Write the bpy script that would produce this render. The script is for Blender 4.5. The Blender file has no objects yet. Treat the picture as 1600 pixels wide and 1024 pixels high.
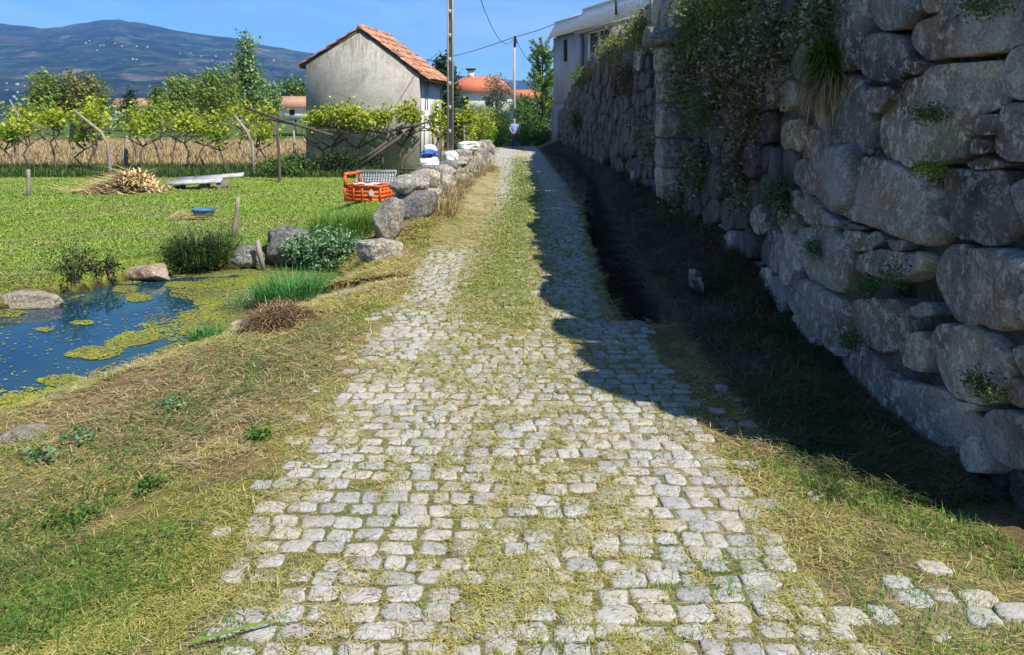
import bpy, math, random
import numpy as np
from mathutils import Vector
R=math.radians
rng=np.random.default_rng(7); random.seed(7)
sc=bpy.context.scene; COL=sc.collection
F=1180.0; V0=180.0; H=1.65          # focal length in photo pixels, horizon row, eye height

def P(u,v,Y): return ((u-800)/F*Y, Y, H-(v-V0)/F*Y)

# ------------------------------------------------------------------ noise
def _h(ix,iy,iz,s):
    n=(ix*374761393+iy*668265263+iz*1274126177+s*974634777)&0xffffffff
    n=((n^(n>>13))*1274126177)&0xffffffff
    return ((n^(n>>16))&0xffff)/65535.0
def vnoise(x,y,z=0.0,s=0):
    x,y,z=np.broadcast_arrays(np.asarray(x,float),np.asarray(y,float),np.asarray(z,float))
    ix=np.floor(x).astype(np.int64);iy=np.floor(y).astype(np.int64);iz=np.floor(z).astype(np.int64)
    fx=x-ix;fy=y-iy;fz=z-iz
    fx=fx*fx*(3-2*fx);fy=fy*fy*(3-2*fy);fz=fz*fz*(3-2*fz)
    r=0
    for a in (0,1):
        for b in (0,1):
            for c in (0,1):
                w=(fx if a else 1-fx)*(fy if b else 1-fy)*(fz if c else 1-fz)
                r=r+w*_h(ix+a,iy+b,iz+c,s)
    return r
def fbm(x,y,z=0.0,s=0,o=4):
    r=0;a=.5;t=0
    for i in range(o):
        r=r+a*vnoise(np.asarray(x)*2**i,np.asarray(y)*2**i,np.asarray(z)*2**i,s+i);t+=a;a*=.5
    return r/t
def sstep(a,b,x): 
    t=np.clip((np.asarray(x,float)-a)/(b-a),0,1); return t*t*(3-2*t)

# ------------------------------------------------------------------ mesh helpers
class MB:
    def __init__(s): s.V=[];s.T=[];s.Q=[];s.n=0
    def add(s,V,T=None,Q=None):
        V=np.asarray(V,float).reshape(-1,3)
        if T is not None and len(T): s.T.append(np.asarray(T,np.int64).reshape(-1,3)+s.n)
        if Q is not None and len(Q): s.Q.append(np.asarray(Q,np.int64).reshape(-1,4)+s.n)
        s.V.append(V); s.n+=len(V)
        return s
    def box(s,c,d,rz=0,rx=0,ry=0,taper=1.0):
        x,y,z=[k/2 for k in d]
        v=np.array([(sx*x*(taper if sz>0 else 1),sy*y*(taper if sz>0 else 1),sz*z) for sz in(-1,1) for sy in(-1,1) for sx in(-1,1)],float)
        v=rot(v,rx,ry,rz)+np.array(c)
        s.add(v,None,[(0,2,3,1),(4,5,7,6),(0,1,5,4),(2,6,7,3),(0,4,6,2),(1,3,7,5)]); return s
    def tube(s,pts,rad,n=6,cap=True):
        pts=np.asarray(pts,float); m=len(pts); rad=np.broadcast_to(np.asarray(rad,float),(m,))
        t=np.gradient(pts,axis=0); t/=np.linalg.norm(t,axis=1,keepdims=True)+1e-9
        ref=np.array([0,0,1.]) if abs(t[:,2]).mean()<.9 else np.array([1.,0,0])
        a=np.cross(t,ref); a/=np.linalg.norm(a,axis=1,keepdims=True)+1e-9; b=np.cross(t,a)
        th=np.arange(n)*2*math.pi/n
        v=pts[:,None,:]+rad[:,None,None]*(np.cos(th)[None,:,None]*a[:,None,:]+np.sin(th)[None,:,None]*b[:,None,:])
        v=v.reshape(-1,3); q=[]
        for i in range(m-1):
            for j in range(n):
                k=(j+1)%n; q.append((i*n+j,i*n+k,(i+1)*n+k,(i+1)*n+j))
        tr=[]
        if cap:
            v=np.vstack([v,pts[0],pts[-1]]); o=m*n
            for j in range(n):
                k=(j+1)%n; tr.append((o,k,j)); tr.append((o+1,(m-1)*n+j,(m-1)*n+k))
        s.add(v,tr,q); return s
    def prism(s,poly,y0,y1,axis='y'):
        n=len(poly); f=lambda p,t:{'y':(p[0],t,p[1]),'x':(t,p[0],p[1]),'z':(p[0],p[1],t)}[axis]
        v=[f(p,y0) for p in poly]+[f(p,y1) for p in poly]
        cx=np.mean(poly,axis=0); v+= [f(cx,y0),f(cx,y1)]
        q=[(i,(i+1)%n,n+(i+1)%n,n+i) for i in range(n)]
        t=[(2*n,(i+1)%n,i) for i in range(n)]+[(2*n+1,n+i,n+(i+1)%n) for i in range(n)]
        s.add(v,t,q); return s
    def obj(s,name,mat,parent=None,smooth=False):
        V=np.vstack(s.V); me=bpy.data.meshes.new(name)
        T=np.vstack(s.T) if s.T else np.zeros((0,3),np.int64); Q=np.vstack(s.Q) if s.Q else np.zeros((0,4),np.int64)
        me.vertices.add(len(V)); me.vertices.foreach_set('co',V.astype(np.float32).ravel())
        L=np.concatenate([T.ravel(),Q.ravel()]); me.loops.add(len(L)); me.loops.foreach_set('vertex_index',L.astype(np.int32))
        np_=len(T)+len(Q); me.polygons.add(np_)
        st=np.concatenate([np.arange(len(T))*3,len(T)*3+np.arange(len(Q))*4])
        me.polygons.foreach_set('loop_start',st.astype(np.int32))
        if smooth: me.polygons.foreach_set('use_smooth',np.ones(np_,bool))
        me.update(calc_edges=True); me.validate()
        me.materials.append(mat)
        o=bpy.data.objects.new(name,me); COL.objects.link(o)
        if parent: o.parent=parent
        return o
def rot(v,rx=0,ry=0,rz=0):
    v=np.asarray(v,float)
    for ax,a in((0,rx),(1,ry),(2,rz)):
        if a:
            c,s_=math.cos(a),math.sin(a); i,j=[(1,2),(2,0),(0,1)][ax]
            w=v.copy(); w[:,i]=c*v[:,i]-s_*v[:,j]; w[:,j]=s_*v[:,i]+c*v[:,j]; v=w
    return v
def tag(o,label,cat,group=None,kind=None):
    if label:o['label']=label
    if cat:o['category']=cat
    if group:o['group']=group
    if kind:o['kind']=kind
    return o
def empty(name,loc,label,cat,group=None):
    o=bpy.data.objects.new(name,None); o.location=loc; o.empty_display_size=.2; COL.objects.link(o); return tag(o,label,cat,group)
def local(mb,loc):            # world -> thing-local
    mb.V=[v-np.array(loc) for v in mb.V]; return mb
def struct(o): o['kind']='structure'; return o
def stuff(o,label=None,cat=None): o['kind']='stuff'; return tag(o,label,cat)

# ------------------------------------------------------------------ materials
def newmat(name):
    m=bpy.data.materials.new(name); m.use_nodes=True; nt=m.node_tree; nt.nodes.clear()
    out=nt.nodes.new('ShaderNodeOutputMaterial'); b=nt.nodes.new('ShaderNodeBsdfPrincipled')
    nt.links.new(b.outputs[0],out.inputs[0]); return m,nt,b,out
def nd(nt,t,**k):
    n=nt.nodes.new(t)
    for a,v in k.items(): setattr(n,a,v)
    return n
def ramp(nt,stops):
    r=nd(nt,'ShaderNodeValToRGB'); e=r.color_ramp.elements
    while len(e)<len(stops): e.new(.5)
    for el,(p,c) in zip(e,stops): el.position=p; el.color=(*c,1) if len(c)==3 else c
    return r
def noise(nt,scale,detail=4,rough=.6,vec=None,dist=0):
    n=nd(nt,'ShaderNodeTexNoise'); n.inputs['Scale'].default_value=scale; n.inputs['Detail'].default_value=detail
    n.inputs['Roughness'].default_value=rough; n.inputs['Distortion'].default_value=dist
    if vec is not None: nt.links.new(vec,n.inputs['Vector'])
    return n
def mixc(nt,fac,a,b,mode='MIX'):
    m=nd(nt,'ShaderNodeMix',data_type='RGBA',blend_type=mode)
    for i,x in((0,fac),(6,a),(7,b)):
        if isinstance(x,(int,float)): m.inputs[i].default_value=x
        elif isinstance(x,tuple): m.inputs[i].default_value=(*x,1)
        else: nt.links.new(x,m.inputs[i])
    return m.outputs[2]
def coords(nt,scale=None):
    g=nd(nt,'ShaderNodeNewGeometry')
    if scale is None: return g.outputs['Position'],g
    v=nd(nt,'ShaderNodeVectorMath',operation='MULTIPLY'); v.inputs[1].default_value=scale
    nt.links.new(g.outputs['Position'],v.inputs[0]); return v.outputs[0],g
def bump(nt,b,h,strength=.5,dist=.02):
    bp=nd(nt,'ShaderNodeBump'); bp.inputs['Strength'].default_value=strength; bp.inputs['Distance'].default_value=dist
    nt.links.new(h,bp.inputs['Height']); nt.links.new(bp.outputs[0],b.inputs['Normal'])
def simple(name,stops,scale=6,detail=5,rough=.8,bs=.3,bd=.01,sc3=None,metal=0,island=0.0,spec=.3):
    m,nt,b,out=newmat(name); vec,g=coords(nt,sc3)
    n=noise(nt,scale,detail,.65,vec); r=ramp(nt,stops); nt.links.new(n.outputs[0],r.inputs[0]); c=r.outputs[0]
    if island:
        rr=ramp(nt,[(0,(1-island,)*3),(1,(1+island,)*3)]); nt.links.new(g.outputs['Random Per Island'],rr.inputs[0])
        c=mixc(nt,1.0,c,rr.outputs[0],'MULTIPLY')
    nt.links.new(c,b.inputs['Base Color']); b.inputs['Roughness'].default_value=rough; b.inputs['Metallic'].default_value=metal
    b.inputs['Specular IOR Level'].default_value=spec
    if bs:
        n2=noise(nt,scale*4,6,.7,vec); bump(nt,b,n2.outputs[0],bs,bd)
    return m
def leafmat(name,stops,nscale=.8,patch=None,trans=.35,rough=.55):
    m,nt,b,out=newmat(name); vec,g=coords(nt)
    r=ramp(nt,stops); nt.links.new(g.outputs['Random Per Island'],r.inputs[0]); c=r.outputs[0]
    if patch:
        n=noise(nt,nscale,3,.6,vec); rp=ramp(nt,[(.38,(0,0,0)),(.62,(1,1,1))]); nt.links.new(n.outputs[0],rp.inputs[0])
        r2=ramp(nt,patch); nt.links.new(g.outputs['Random Per Island'],r2.inputs[0]); c=mixc(nt,rp.outputs[0],c,r2.outputs[0])
    nt.links.new(c,b.inputs['Base Color']); b.inputs['Roughness'].default_value=rough; b.inputs['Specular IOR Level'].default_value=.25
    t=nd(nt,'ShaderNodeBsdfTranslucent'); nt.links.new(c,t.inputs[0]); mx=nd(nt,'ShaderNodeMixShader'); mx.inputs[0].default_value=trans
    nt.links.new(b.outputs[0],mx.inputs[1]); nt.links.new(t.outputs[0],mx.inputs[2]); nt.links.new(mx.outputs[0],out.inputs[0])
    return m
def stonemat(name,base,dark,lich,ochre=(.30,.20,.08),scale=1.0,amount=.5,moss=None,big=0):
    m,nt,b,out=newmat(name); vec,g=coords(nt)
    n1=noise(nt,2.3*scale,6,.62,vec); r1=ramp(nt,[(.3,dark),(.55,base),(.8,tuple(k*1.25 for k in base))]); nt.links.new(n1.outputs[0],r1.inputs[0])
    c=r1.outputs[0]
    if big:
        nB=noise(nt,.9,3,.6,vec,.4); rB=ramp(nt,[(.35,(1-big,)*3),(.5,(1,1,1)),(.68,(1+big,)*3)]); nt.links.new(nB.outputs[0],rB.inputs[0]); c=mixc(nt,1.0,c,rB.outputs[0],'MULTIPLY')
    n2=noise(nt,1.1*scale,4,.6,vec,.6); r2=ramp(nt,[(.52,(0,0,0)),(.68,(.75,.75,.75))]); nt.links.new(n2.outputs[0],r2.inputs[0]); c=mixc(nt,r2.outputs[0],c,ochre)
    n3=noise(nt,14*scale,5,.75,vec,.3); r3=ramp(nt,[(.60-.12*amount,(0,0,0)),(.66-.1*amount,(.85,.85,.85))]); nt.links.new(n3.outputs[0],r3.inputs[0]); c=mixc(nt,r3.outputs[0],c,lich)
    n4=noise(nt,60*scale,3,.7,vec); r4=ramp(nt,[(.3,(.45,.45,.45)),(.5,(1,1,1)),(.75,(1.25,1.25,1.25))]); nt.links.new(n4.outputs[0],r4.inputs[0]); c=mixc(nt,1.0,c,r4.outputs[0],'MULTIPLY')
    ri=ramp(nt,[(0,(.7,.72,.78)),(.5,(1,1,1)),(1,(1.2,1.12,1.0))]); nt.links.new(g.outputs['Random Per Island'],ri.inputs[0]); c=mixc(nt,1.0,c,ri.outputs[0],'MULTIPLY')
    oi_=nd(nt,'ShaderNodeObjectInfo'); ro=ramp(nt,[(0,(.62,.64,.70)),(.35,(.95,.95,.97)),(.7,(1.1,1.06,1.0)),(1,(1.38,1.27,1.10))]); nt.links.new(oi_.outputs['Random'],ro.inputs[0]); c=mixc(nt,1.0,c,ro.outputs[0],'MULTIPLY')
    if moss:
        n5=noise(nt,3.0*scale,5,.7,vec); r5=ramp(nt,[(.56,(0,0,0)),(.66,(.9,.9,.9))]); nt.links.new(n5.outputs[0],r5.inputs[0]); c=mixc(nt,r5.outputs[0],c,moss)
    nt.links.new(c,b.inputs['Base Color']); b.inputs['Roughness'].default_value=.9; b.inputs['Specular IOR Level'].default_value=.2
    nb=noise(nt,9*scale,9,.74,vec); bump(nt,b,nb.outputs[0],1.0,.06)
    return m

M={}
M['wallstone']=stonemat('wall_granite',(.30,.285,.265),(.075,.07,.066),(.52,.52,.50),(.30,.21,.115),1.0,.75,None,.55)
M['wallrubble']=stonemat('rubble_granite',(.22,.20,.18),(.06,.055,.05),(.30,.29,.28),(.17,.12,.065),1.4,.6,(.035,.045,.016))
M['palestone']=stonemat('pale_granite',(.31,.29,.25),(.085,.08,.07),(.56,.54,.50),(.28,.22,.13),1.8,.9,(.17,.165,.07))
M['kerbstone']=stonemat('pond_granite',(.36,.31,.25),(.14,.11,.09),(.50,.46,.40),(.26,.17,.09),1.6,.6)
M['earth']=simple('dark_earth',[(.3,(.035,.027,.018)),(.7,(.085,.065,.04))],3,6,.95,.6,.03)
M['cobble']=None
M['plaster']=None
M['wood']=simple('grey_wood',[(.3,(.16,.13,.10)),(.7,(.34,.30,.25))],9,4,.85,.4,.01,(1,1,.15))
M['darkwood']=simple('dark_wood',[(.3,(.045,.035,.028)),(.7,(.12,.095,.075))],9,4,.85,.4,.01,(1,1,.15))
M['bark']=simple('vine_bark',[(.3,(.05,.038,.028)),(.7,(.15,.115,.085))],12,5,.9,.6,.01)
M['palebark']=simple('pale_bark',[(.3,(.12,.10,.08)),(.7,(.26,.23,.19))],12,5,.9,.6,.01)
M['concrete']=simple('pole_concrete',[(.3,(.27,.245,.215)),(.7,(.43,.395,.35))],7,6,.9,.3,.005)
M['tile']=None
M['white']=simple('white_paint',[(.3,(.62,.61,.58)),(.7,(.78,.77,.74))],4,5,.7,.1,.003)
M['greywall']=simple('grey_render',[(.3,(.26,.27,.31)),(.7,(.40,.41,.45))],2,6,.85,.25,.01,(1,1,.3))
M['glass']=simple('window_glass',[(.3,(.02,.025,.03)),(.7,(.035,.04,.05))],2,2,.08,0,0,None,0,0,.5)
M['dark']=simple('dark_opening',[(.3,(.012,.011,.01)),(.7,(.025,.022,.02))],4,3,.9,0)
M['orange']=simple('orange_plastic',[(.3,(.62,.085,.012)),(.7,(.78,.14,.025))],8,4,.5,.1,.003)
M['blue']=simple('blue_plastic',[(.3,(.03,.13,.26)),(.7,(.06,.20,.36))],8,4,.45,.05,.003)
M['bluecloth']=simple('blue_sheet',[(.3,(.03,.08,.26)),(.7,(.07,.16,.42))],8,4,.7,.3,.01)
M['whitebag']=simple('white_sack',[(.3,(.52,.51,.49)),(.7,(.78,.77,.76))],9,4,.7,.5,.01)
M['wire']=simple('grey_wire',[(.3,(.22,.26,.26)),(.7,(.38,.42,.42))],9,3,.5,0,0,None,.5)
M['cable']=simple('black_cable',[(.3,(.03,.035,.045)),(.7,(.05,.06,.07))],5,2,.6,0)
M['straw']=simple('straw',[(.3,(.42,.29,.13)),(.7,(.62,.46,.24))],11,4,.8,0,0,None,0,.35)
M['hayheap']=simple('brown_hay',[(.3,(.18,.11,.05)),(.7,(.36,.25,.12))],11,4,.9,0,0,None,0,.4)
M['board']=simple('weathered_board',[(.3,(.24,.235,.225)),(.7,(.46,.45,.43))],6,6,.8,.2,.005)

def cobblemat():
    m,nt,b,out=newmat('granite_setts'); vec,g=coords(nt)
    n=noise(nt,85,4,.85,vec); r=ramp(nt,[(.32,(.11,.11,.113)),(.46,(.31,.308,.306)),(.58,(.40,.396,.39)),(.70,(.56,.55,.54))]); nt.links.new(n.outputs[0],r.inputs[0]); c=r.outputs[0]
    ri=ramp(nt,[(0,(.70,.71,.75)),(.45,(.95,.95,.96)),(.8,(1.05,1.03,1.0)),(1,(1.02,.92,.76))]); nt.links.new(g.outputs['Random Per Island'],ri.inputs[0]); c=mixc(nt,1.0,c,ri.outputs[0],'MULTIPLY')
    n2=noise(nt,2.2,6,.7,vec); r2=ramp(nt,[(.40,(.08,.08,.08)),(.68,(.6,.6,.6))]); nt.links.new(n2.outputs[0],r2.inputs[0]); c=mixc(nt,r2.outputs[0],c,(.43,.39,.31))
    n3=noise(nt,9,7,.78,vec); r3=ramp(nt,[(.50,(0,0,0)),(.68,(.62,.62,.62))]); nt.links.new(n3.outputs[0],r3.inputs[0]); c=mixc(nt,r3.outputs[0],c,(.30,.265,.135))
    nt.links.new(c,b.inputs['Base Color']); b.inputs['Roughness'].default_value=.85; b.inputs['Specular IOR Level'].default_value=.25
    nb=noise(nt,70,6,.7,vec); bump(nt,b,nb.outputs[0],.7,.008); return m
M['cobble']=cobblemat()
def plastermat():
    m,nt,b,out=newmat('old_plaster'); vec,g=coords(nt)
    n=noise(nt,1.3,9,.72,vec,.5); r=ramp(nt,[(.30,(.24,.22,.185)),(.5,(.36,.335,.285)),(.70,(.45,.42,.36))]); nt.links.new(n.outputs[0],r.inputs[0]); c=r.outputs[0]
    v2,_=coords(nt,(7,7,.7)); n2=noise(nt,1.6,5,.72,v2)
    sep=nd(nt,'ShaderNodeSeparateXYZ'); nt.links.new(vec,sep.inputs[0])
    mr=nd(nt,'ShaderNodeMapRange'); mr.inputs[1].default_value=1.6; mr.inputs[2].default_value=4.4; mr.inputs[3].default_value=-.17; mr.inputs[4].default_value=.12; nt.links.new(sep.outputs[2],mr.inputs[0])
    ad=nd(nt,'ShaderNodeMath',operation='ADD'); nt.links.new(n2.outputs[0],ad.inputs[0]); nt.links.new(mr.outputs[0],ad.inputs[1])
    r2=ramp(nt,[(.51,(0,0,0)),(.70,(.75,.75,.75))]); nt.links.new(ad.outputs[0],r2.inputs[0]); c=mixc(nt,r2.outputs[0],c,(.13,.115,.09))
    n3=noise(nt,22,5,.7,vec); r3=ramp(nt,[(.35,(.75,.75,.75)),(.6,(1.08,1.08,1.08))]); nt.links.new(n3.outputs[0],r3.inputs[0]); c=mixc(nt,1.0,c,r3.outputs[0],'MULTIPLY')
    nt.links.new(c,b.inputs['Base Color']); b.inputs['Roughness'].default_value=.95; b.inputs['Specular IOR Level'].default_value=.1
    bump(nt,b,n3.outputs[0],.5,.01); return m
M['plaster']=plastermat()
M['tile']=simple('old_roof_tile',[(.25,(.13,.075,.05)),(.5,(.38,.18,.105)),(.75,(.50,.33,.22))],5,6,.9,.2,.005,None,0,.35)
M['redtile']=simple('red_roof_tile',[(.3,(.50,.14,.065)),(.7,(.66,.22,.11))],6,5,.85,.2,.01,None,0,.2)
M['browntile']=simple('brown_roof_tile',[(.3,(.28,.14,.09)),(.7,(.46,.27,.18))],6,5,.85,.2,.01)
M['skin']=simple('skin',[(.3,(.42,.24,.17)),(.7,(.50,.30,.22))],8,2,.6,0)
M['shirt']=simple('shirt_cloth',[(.3,(.15,.22,.38)),(.7,(.24,.32,.50))],20,4,.85,.3,.01)
M['trouser']=simple('trouser_cloth',[(.3,(.018,.028,.06)),(.7,(.04,.055,.10))],20,4,.9,.3,.01)
M['hair']=simple('grey_hair',[(.3,(.22,.22,.23)),(.7,(.36,.36,.37))],40,3,.7,.2,.005)
M['shoe']=simple('shoe_leather',[(.3,(.015,.013,.012)),(.7,(.03,.027,.025))],20,3,.5,0)

L={}
L['vine']=leafmat('vine_leaf',[(0,(.16,.22,.014)),(.5,(.36,.43,.03)),(1,(.55,.56,.07))],.5,None,.45)
L['vinedark']=leafmat('vine_leaf_green',[(0,(.10,.17,.014)),(.5,(.25,.34,.026)),(1,(.44,.49,.06))],.5,None,.4)
L['tree']=leafmat('tree_leaf',[(0,(.05,.10,.016)),(.5,(.11,.19,.03)),(1,(.21,.30,.06))])
L['treeolive']=leafmat('olive_tree_leaf',[(0,(.08,.11,.025)),(.5,(.17,.19,.045)),(1,(.29,.27,.08))])
L['willow']=leafmat('willow_leaf',[(0,(.10,.17,.03)),(.5,(.20,.31,.06)),(1,(.33,.44,.13))])
L['poplar']=leafmat('poplar_leaf',[(0,(.09,.17,.045)),(.5,(.18,.30,.09)),(1,(.33,.45,.20))])
L['dark']=leafmat('dark_leaf',[(0,(.014,.032,.010)),(.5,(.03,.06,.018)),(1,(.06,.10,.03))])
L['grey']=leafmat('grey_leaf',[(0,(.07,.09,.05)),(.5,(.13,.155,.09)),(1,(.21,.23,.15))])
L['bush']=leafmat('bush_leaf',[(0,(.035,.085,.012)),(.5,(.08,.17,.022)),(1,(.15,.26,.04))])
L['bright']=leafmat('bright_leaf',[(0,(.08,.17,.012)),(.5,(.16,.28,.03)),(1,(.27,.40,.06))])
L['wallplant']=leafmat('wall_plant_leaf',[(0,(.04,.08,.028)),(.5,(.11,.165,.06)),(.8,(.20,.25,.11)),(1,(.52,.50,.38))],1.2,[(0,(.07,.055,.025)),(.6,(.16,.125,.06)),(1,(.45,.38,.26))])
L['walllit']=leafmat('wall_sunlit_leaf',[(0,(.08,.12,.02)),(.5,(.18,.22,.04)),(1,(.32,.32,.10))])  # brighter, yellower wall plant leaf, with the sunlight put into its colour
L['fern']=leafmat('fern_leaf',[(0,(.035,.09,.028)),(.6,(.08,.17,.05)),(1,(.14,.25,.085))])
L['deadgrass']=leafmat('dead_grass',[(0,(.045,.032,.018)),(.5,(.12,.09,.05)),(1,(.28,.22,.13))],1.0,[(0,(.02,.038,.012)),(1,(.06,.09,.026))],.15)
L['lawn']=leafmat('lawn_grass',[(0,(.17,.29,.035)),(.5,(.25,.36,.05)),(1,(.36,.43,.09))],1.1,[(0,(.12,.24,.03)),(.6,(.18,.31,.045)),(1,(.29,.36,.09))],.3)
L['verge']=leafmat('cut_grass',[(0,(.19,.18,.04)),(.35,(.37,.32,.085)),(.7,(.54,.44,.16)),(1,(.70,.58,.30))],1.3,[(0,(.16,.19,.025)),(.5,(.32,.32,.06)),(1,(.54,.47,.17))],.25,.7)
L['hay']=leafmat('dry_hay',[(0,(.20,.14,.06)),(.5,(.36,.27,.13)),(1,(.58,.47,.28))],2.0,None,.2,.8)
L['green']=leafmat('green_grass',[(0,(.05,.13,.012)),(.5,(.10,.22,.025)),(1,(.20,.34,.05))],.8,None,.35)
L['reed']=leafmat('reed_grass',[(0,(.035,.15,.03)),(.5,(.08,.25,.055)),(1,(.17,.36,.10))],.8,None,.35)
L['darkgrass']=leafmat('dark_tussock',[(0,(.025,.055,.012)),(.5,(.06,.11,.022)),(1,(.13,.18,.045))],.8,None,.3)
L['nettle']=leafmat('nettle_leaf',[(0,(.05,.12,.03)),(.5,(.13,.25,.09)),(1,(.30,.46,.28))],.8,None,.3)
L['algae']=leafmat('algae_mat',[(0,(.13,.15,.014)),(.5,(.24,.255,.022)),(1,(.36,.36,.045))],1.4,[(0,(.10,.115,.03)),(1,(.20,.20,.06))],.1,.8)
L['brownhay']=leafmat('brown_dead_stalks',[(0,(.07,.04,.02)),(.5,(.20,.12,.06)),(1,(.40,.28,.15))],2,None,.1,.8)
HAZE=.00015; SKY=.071; SUN=5.0; EXPO=0.68
# ================================================================== terrain
POND=np.array([(-9,2.6),(-6.5,3.7),(-4.2,4.62),(-3.4,4.98),(-3.12,5.72),(-2.62,6.8),(-2.35,7.5),(-1.98,8.1),(-1.93,8.9),(-2.15,9.5),(-2.85,9.92),(-3.8,9.66),(-4.6,9.15),(-5.2,7.75),(-6.2,7.0),(-9,6.2)])
ZW=-.35
DITCH=np.array([(1.10,6.15),(1.25,9.0),(1.47,12.2),(1.88,17.7),(2.05,24.0),(2.2,34.)])
def polysd(poly,x,y):
    x=np.asarray(x,float);y=np.asarray(y,float); d=np.full(x.shape,1e9); ins=np.zeros(x.shape,bool)
    n=len(poly)
    for i in range(n):
        ax,ay=poly[i];bx,by=poly[(i+1)%n]; ex,ey=bx-ax,by-ay
        t=np.clip(((x-ax)*ex+(y-ay)*ey)/(ex*ex+ey*ey),0,1)
        d=np.minimum(d,np.hypot(x-ax-t*ex,y-ay-t*ey))
        if ay!=by: ins^=((ay>y)!=(by>y))&(x<(bx-ax)*(y-ay)/(by-ay)+ax)
    return np.where(ins,-d,d)
def lined(line,x,y):
    d=np.full(np.shape(x),1e9)
    for i in range(len(line)-1):
        ax,ay=line[i];bx,by=line[i+1]; ex,ey=bx-ax,by-ay
        t=np.clip(((x-ax)*ex+(y-ay)*ey)/(ex*ex+ey*ey),0,1); d=np.minimum(d,np.hypot(x-ax-t*ex,y-ay-t*ey))
    return d
WY=[-1,0,3,9,20,30,44,60]; WX=[2.03,2.03,2.03,2.12,2.32,2.46,2.52,2.52]
def xw(y,z=0): return np.interp(y,WY,WX)+.055*np.asarray(z)
WTY=[0,25,29,34,38,42.5,60]; WTZ=[2.92,2.95,2.75,2.2,1.6,1.0,.9]
def wtop(y): return np.interp(y,WTY,WTZ)
def road_z(y): return -.0065*np.clip(np.asarray(y,float)-6,0,40)
LX=[0,6,9,16,24,30,45]; LXX=[-1.02,-1.08,-1.12,-1.02,-.9,-.8,-.8]; RXX=[1.06,.95,.92,1.22,1.62,1.7,1.7]
def road_l(y): return np.interp(y,LX,LXX)
def road_r(y): return np.interp(y,LX,RXX)
def zg(x,y,fine=True):
    x=np.asarray(x,float);y=np.asarray(y,float); x,y=np.broadcast_arrays(x,y)
    z=road_z(y).copy()
    # left land
    lawn=-.12-.10*sstep(10,22,y)
    lawn=np.where(y>45,-.25,lawn)
    z=z+(lawn-z)*sstep(1.25,2.0,-x)
    z=z+.32*np.exp(-((x+2.3)/.75)**2-((y-14)/2.6)**2)
    z=z+.18*np.exp(-((x+1.25)/.5)**2)*sstep(9,11,y)*sstep(28,22,y)
    # pond
    d=polysd(POND,x,y)
    bank=ZW+.03+np.where(y<7.8,.30,.9)*np.clip(d,0,9)
    z=np.where(d<0,ZW-.02-np.clip(-d*.9,0,.5),np.minimum(z,bank+.04*(fbm(x*3,y*3,0,3)-.5)))
    # right bank up to the wall
    rb=np.clip((x-1.35)/(xw(y)-1.35),0,1.2)
    hb=np.interp(y,[2,3.5,4.7,5.6,6.6,8,14,22,30,42],[.0,.0,.01,.12,.30,.45,.50,.40,.45,.45])
    z=z+np.where(x>1.0,hb*rb**1.2*(.85+.3*fbm(x*2.2,y*2.2,0,5)),0)*sstep(60,46,y)
    dd=lined(DITCH,x,y); dd=dd+.16*(fbm(x*3.1,y*3.1,0,15,3)-.5); z=z-.55*sstep(.25,.12,dd)*sstep(6.0,6.2,y)*sstep(34,28,y)
    # roughness of the verges
    if fine:
        rough=np.clip(np.maximum(road_l(y)-x,x-road_r(y)),0,.5)*2
        z=z+rough*(.05*(fbm(x*4,y*4,0,11)-.5)+.03*(fbm(x*14,y*14,0,12,2)-.5))*np.where(y<30,1,0)*np.where(d>0,1,0)
    z=z-.5*sstep(46,60,y)*sstep(-2,0,x)   # lane drops away past the corner
    z=np.where(y>70,z-.012*(y-70)*sstep(70,200,y)*np.where(y<700,1,0)-np.where(y>=700,7.56,0),z)
    return z
def grow(a,st,f,end):
    o=[]; 
    while (a<end if st>0 else a>end): a+=st; st*=f; o.append(a)
    return o
xs=np.array(sorted(grow(-6,-.09,1.06,-6000))+list(np.arange(-6,-1.2,.08))+list(np.arange(-1.2,2.5,.05))+grow(2.5,.07,1.1,6000))
ys=np.array(sorted(grow(.5,-.2,1.3,-60))+list(np.arange(.5,11,.06))+grow(11,.07,1.022,7000))
gx,gy=np.meshgrid(xs,ys); gz=zg(gx,gy)
nx,ny=len(xs),len(ys); idx=np.arange(nx*ny).reshape(ny,nx)
q=np.stack([idx[:-1,:-1],idx[:-1,1:],idx[1:,1:],idx[1:,:-1]],-1).reshape(-1,4)
m=MB().add(np.stack([gx,gy,gz],-1).reshape(-1,3),None,q)
def groundmat():
    m,nt,b,out=newmat('ground_soil'); vec,g=coords(nt)
    at=nd(nt,'ShaderNodeAttribute',attribute_name='zone')
    n=noise(nt,9,8,.75,vec); r=ramp(nt,[(.28,(.45,.43,.40)),(.5,(1,1,1)),(.75,(1.55,1.5,1.4))]); nt.links.new(n.outputs[0],r.inputs[0])
    n2=noise(nt,45,6,.8,vec); r2=ramp(nt,[(.3,(.45,.45,.45)),(.5,(1,1,1)),(.72,(1.5,1.5,1.4))]); nt.links.new(n2.outputs[0],r2.inputs[0])
    n3=noise(nt,.35,5,.7,vec); r3=ramp(nt,[(.3,(.75,.85,.75)),(.7,(1.2,1.12,1.2))]); nt.links.new(n3.outputs[0],r3.inputs[0])
    c=mixc(nt,1,at.outputs[0],r.outputs[0],'MULTIPLY'); c=mixc(nt,1,c,r2.outputs[0],'MULTIPLY'); c=mixc(nt,1,c,r3.outputs[0],'MULTIPLY')
    nt.links.new(c,b.inputs['Base Color']); b.inputs['Roughness'].default_value=.95; b.inputs['Specular IOR Level'].default_value=.1
    bump(nt,b,n2.outputs[0],.9,.03); return m
ground=struct(m.obj('ground',groundmat(),None,True))
def lerpc(c,col,w): return c+(np.array(col)-c)*w[...,None]
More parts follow.
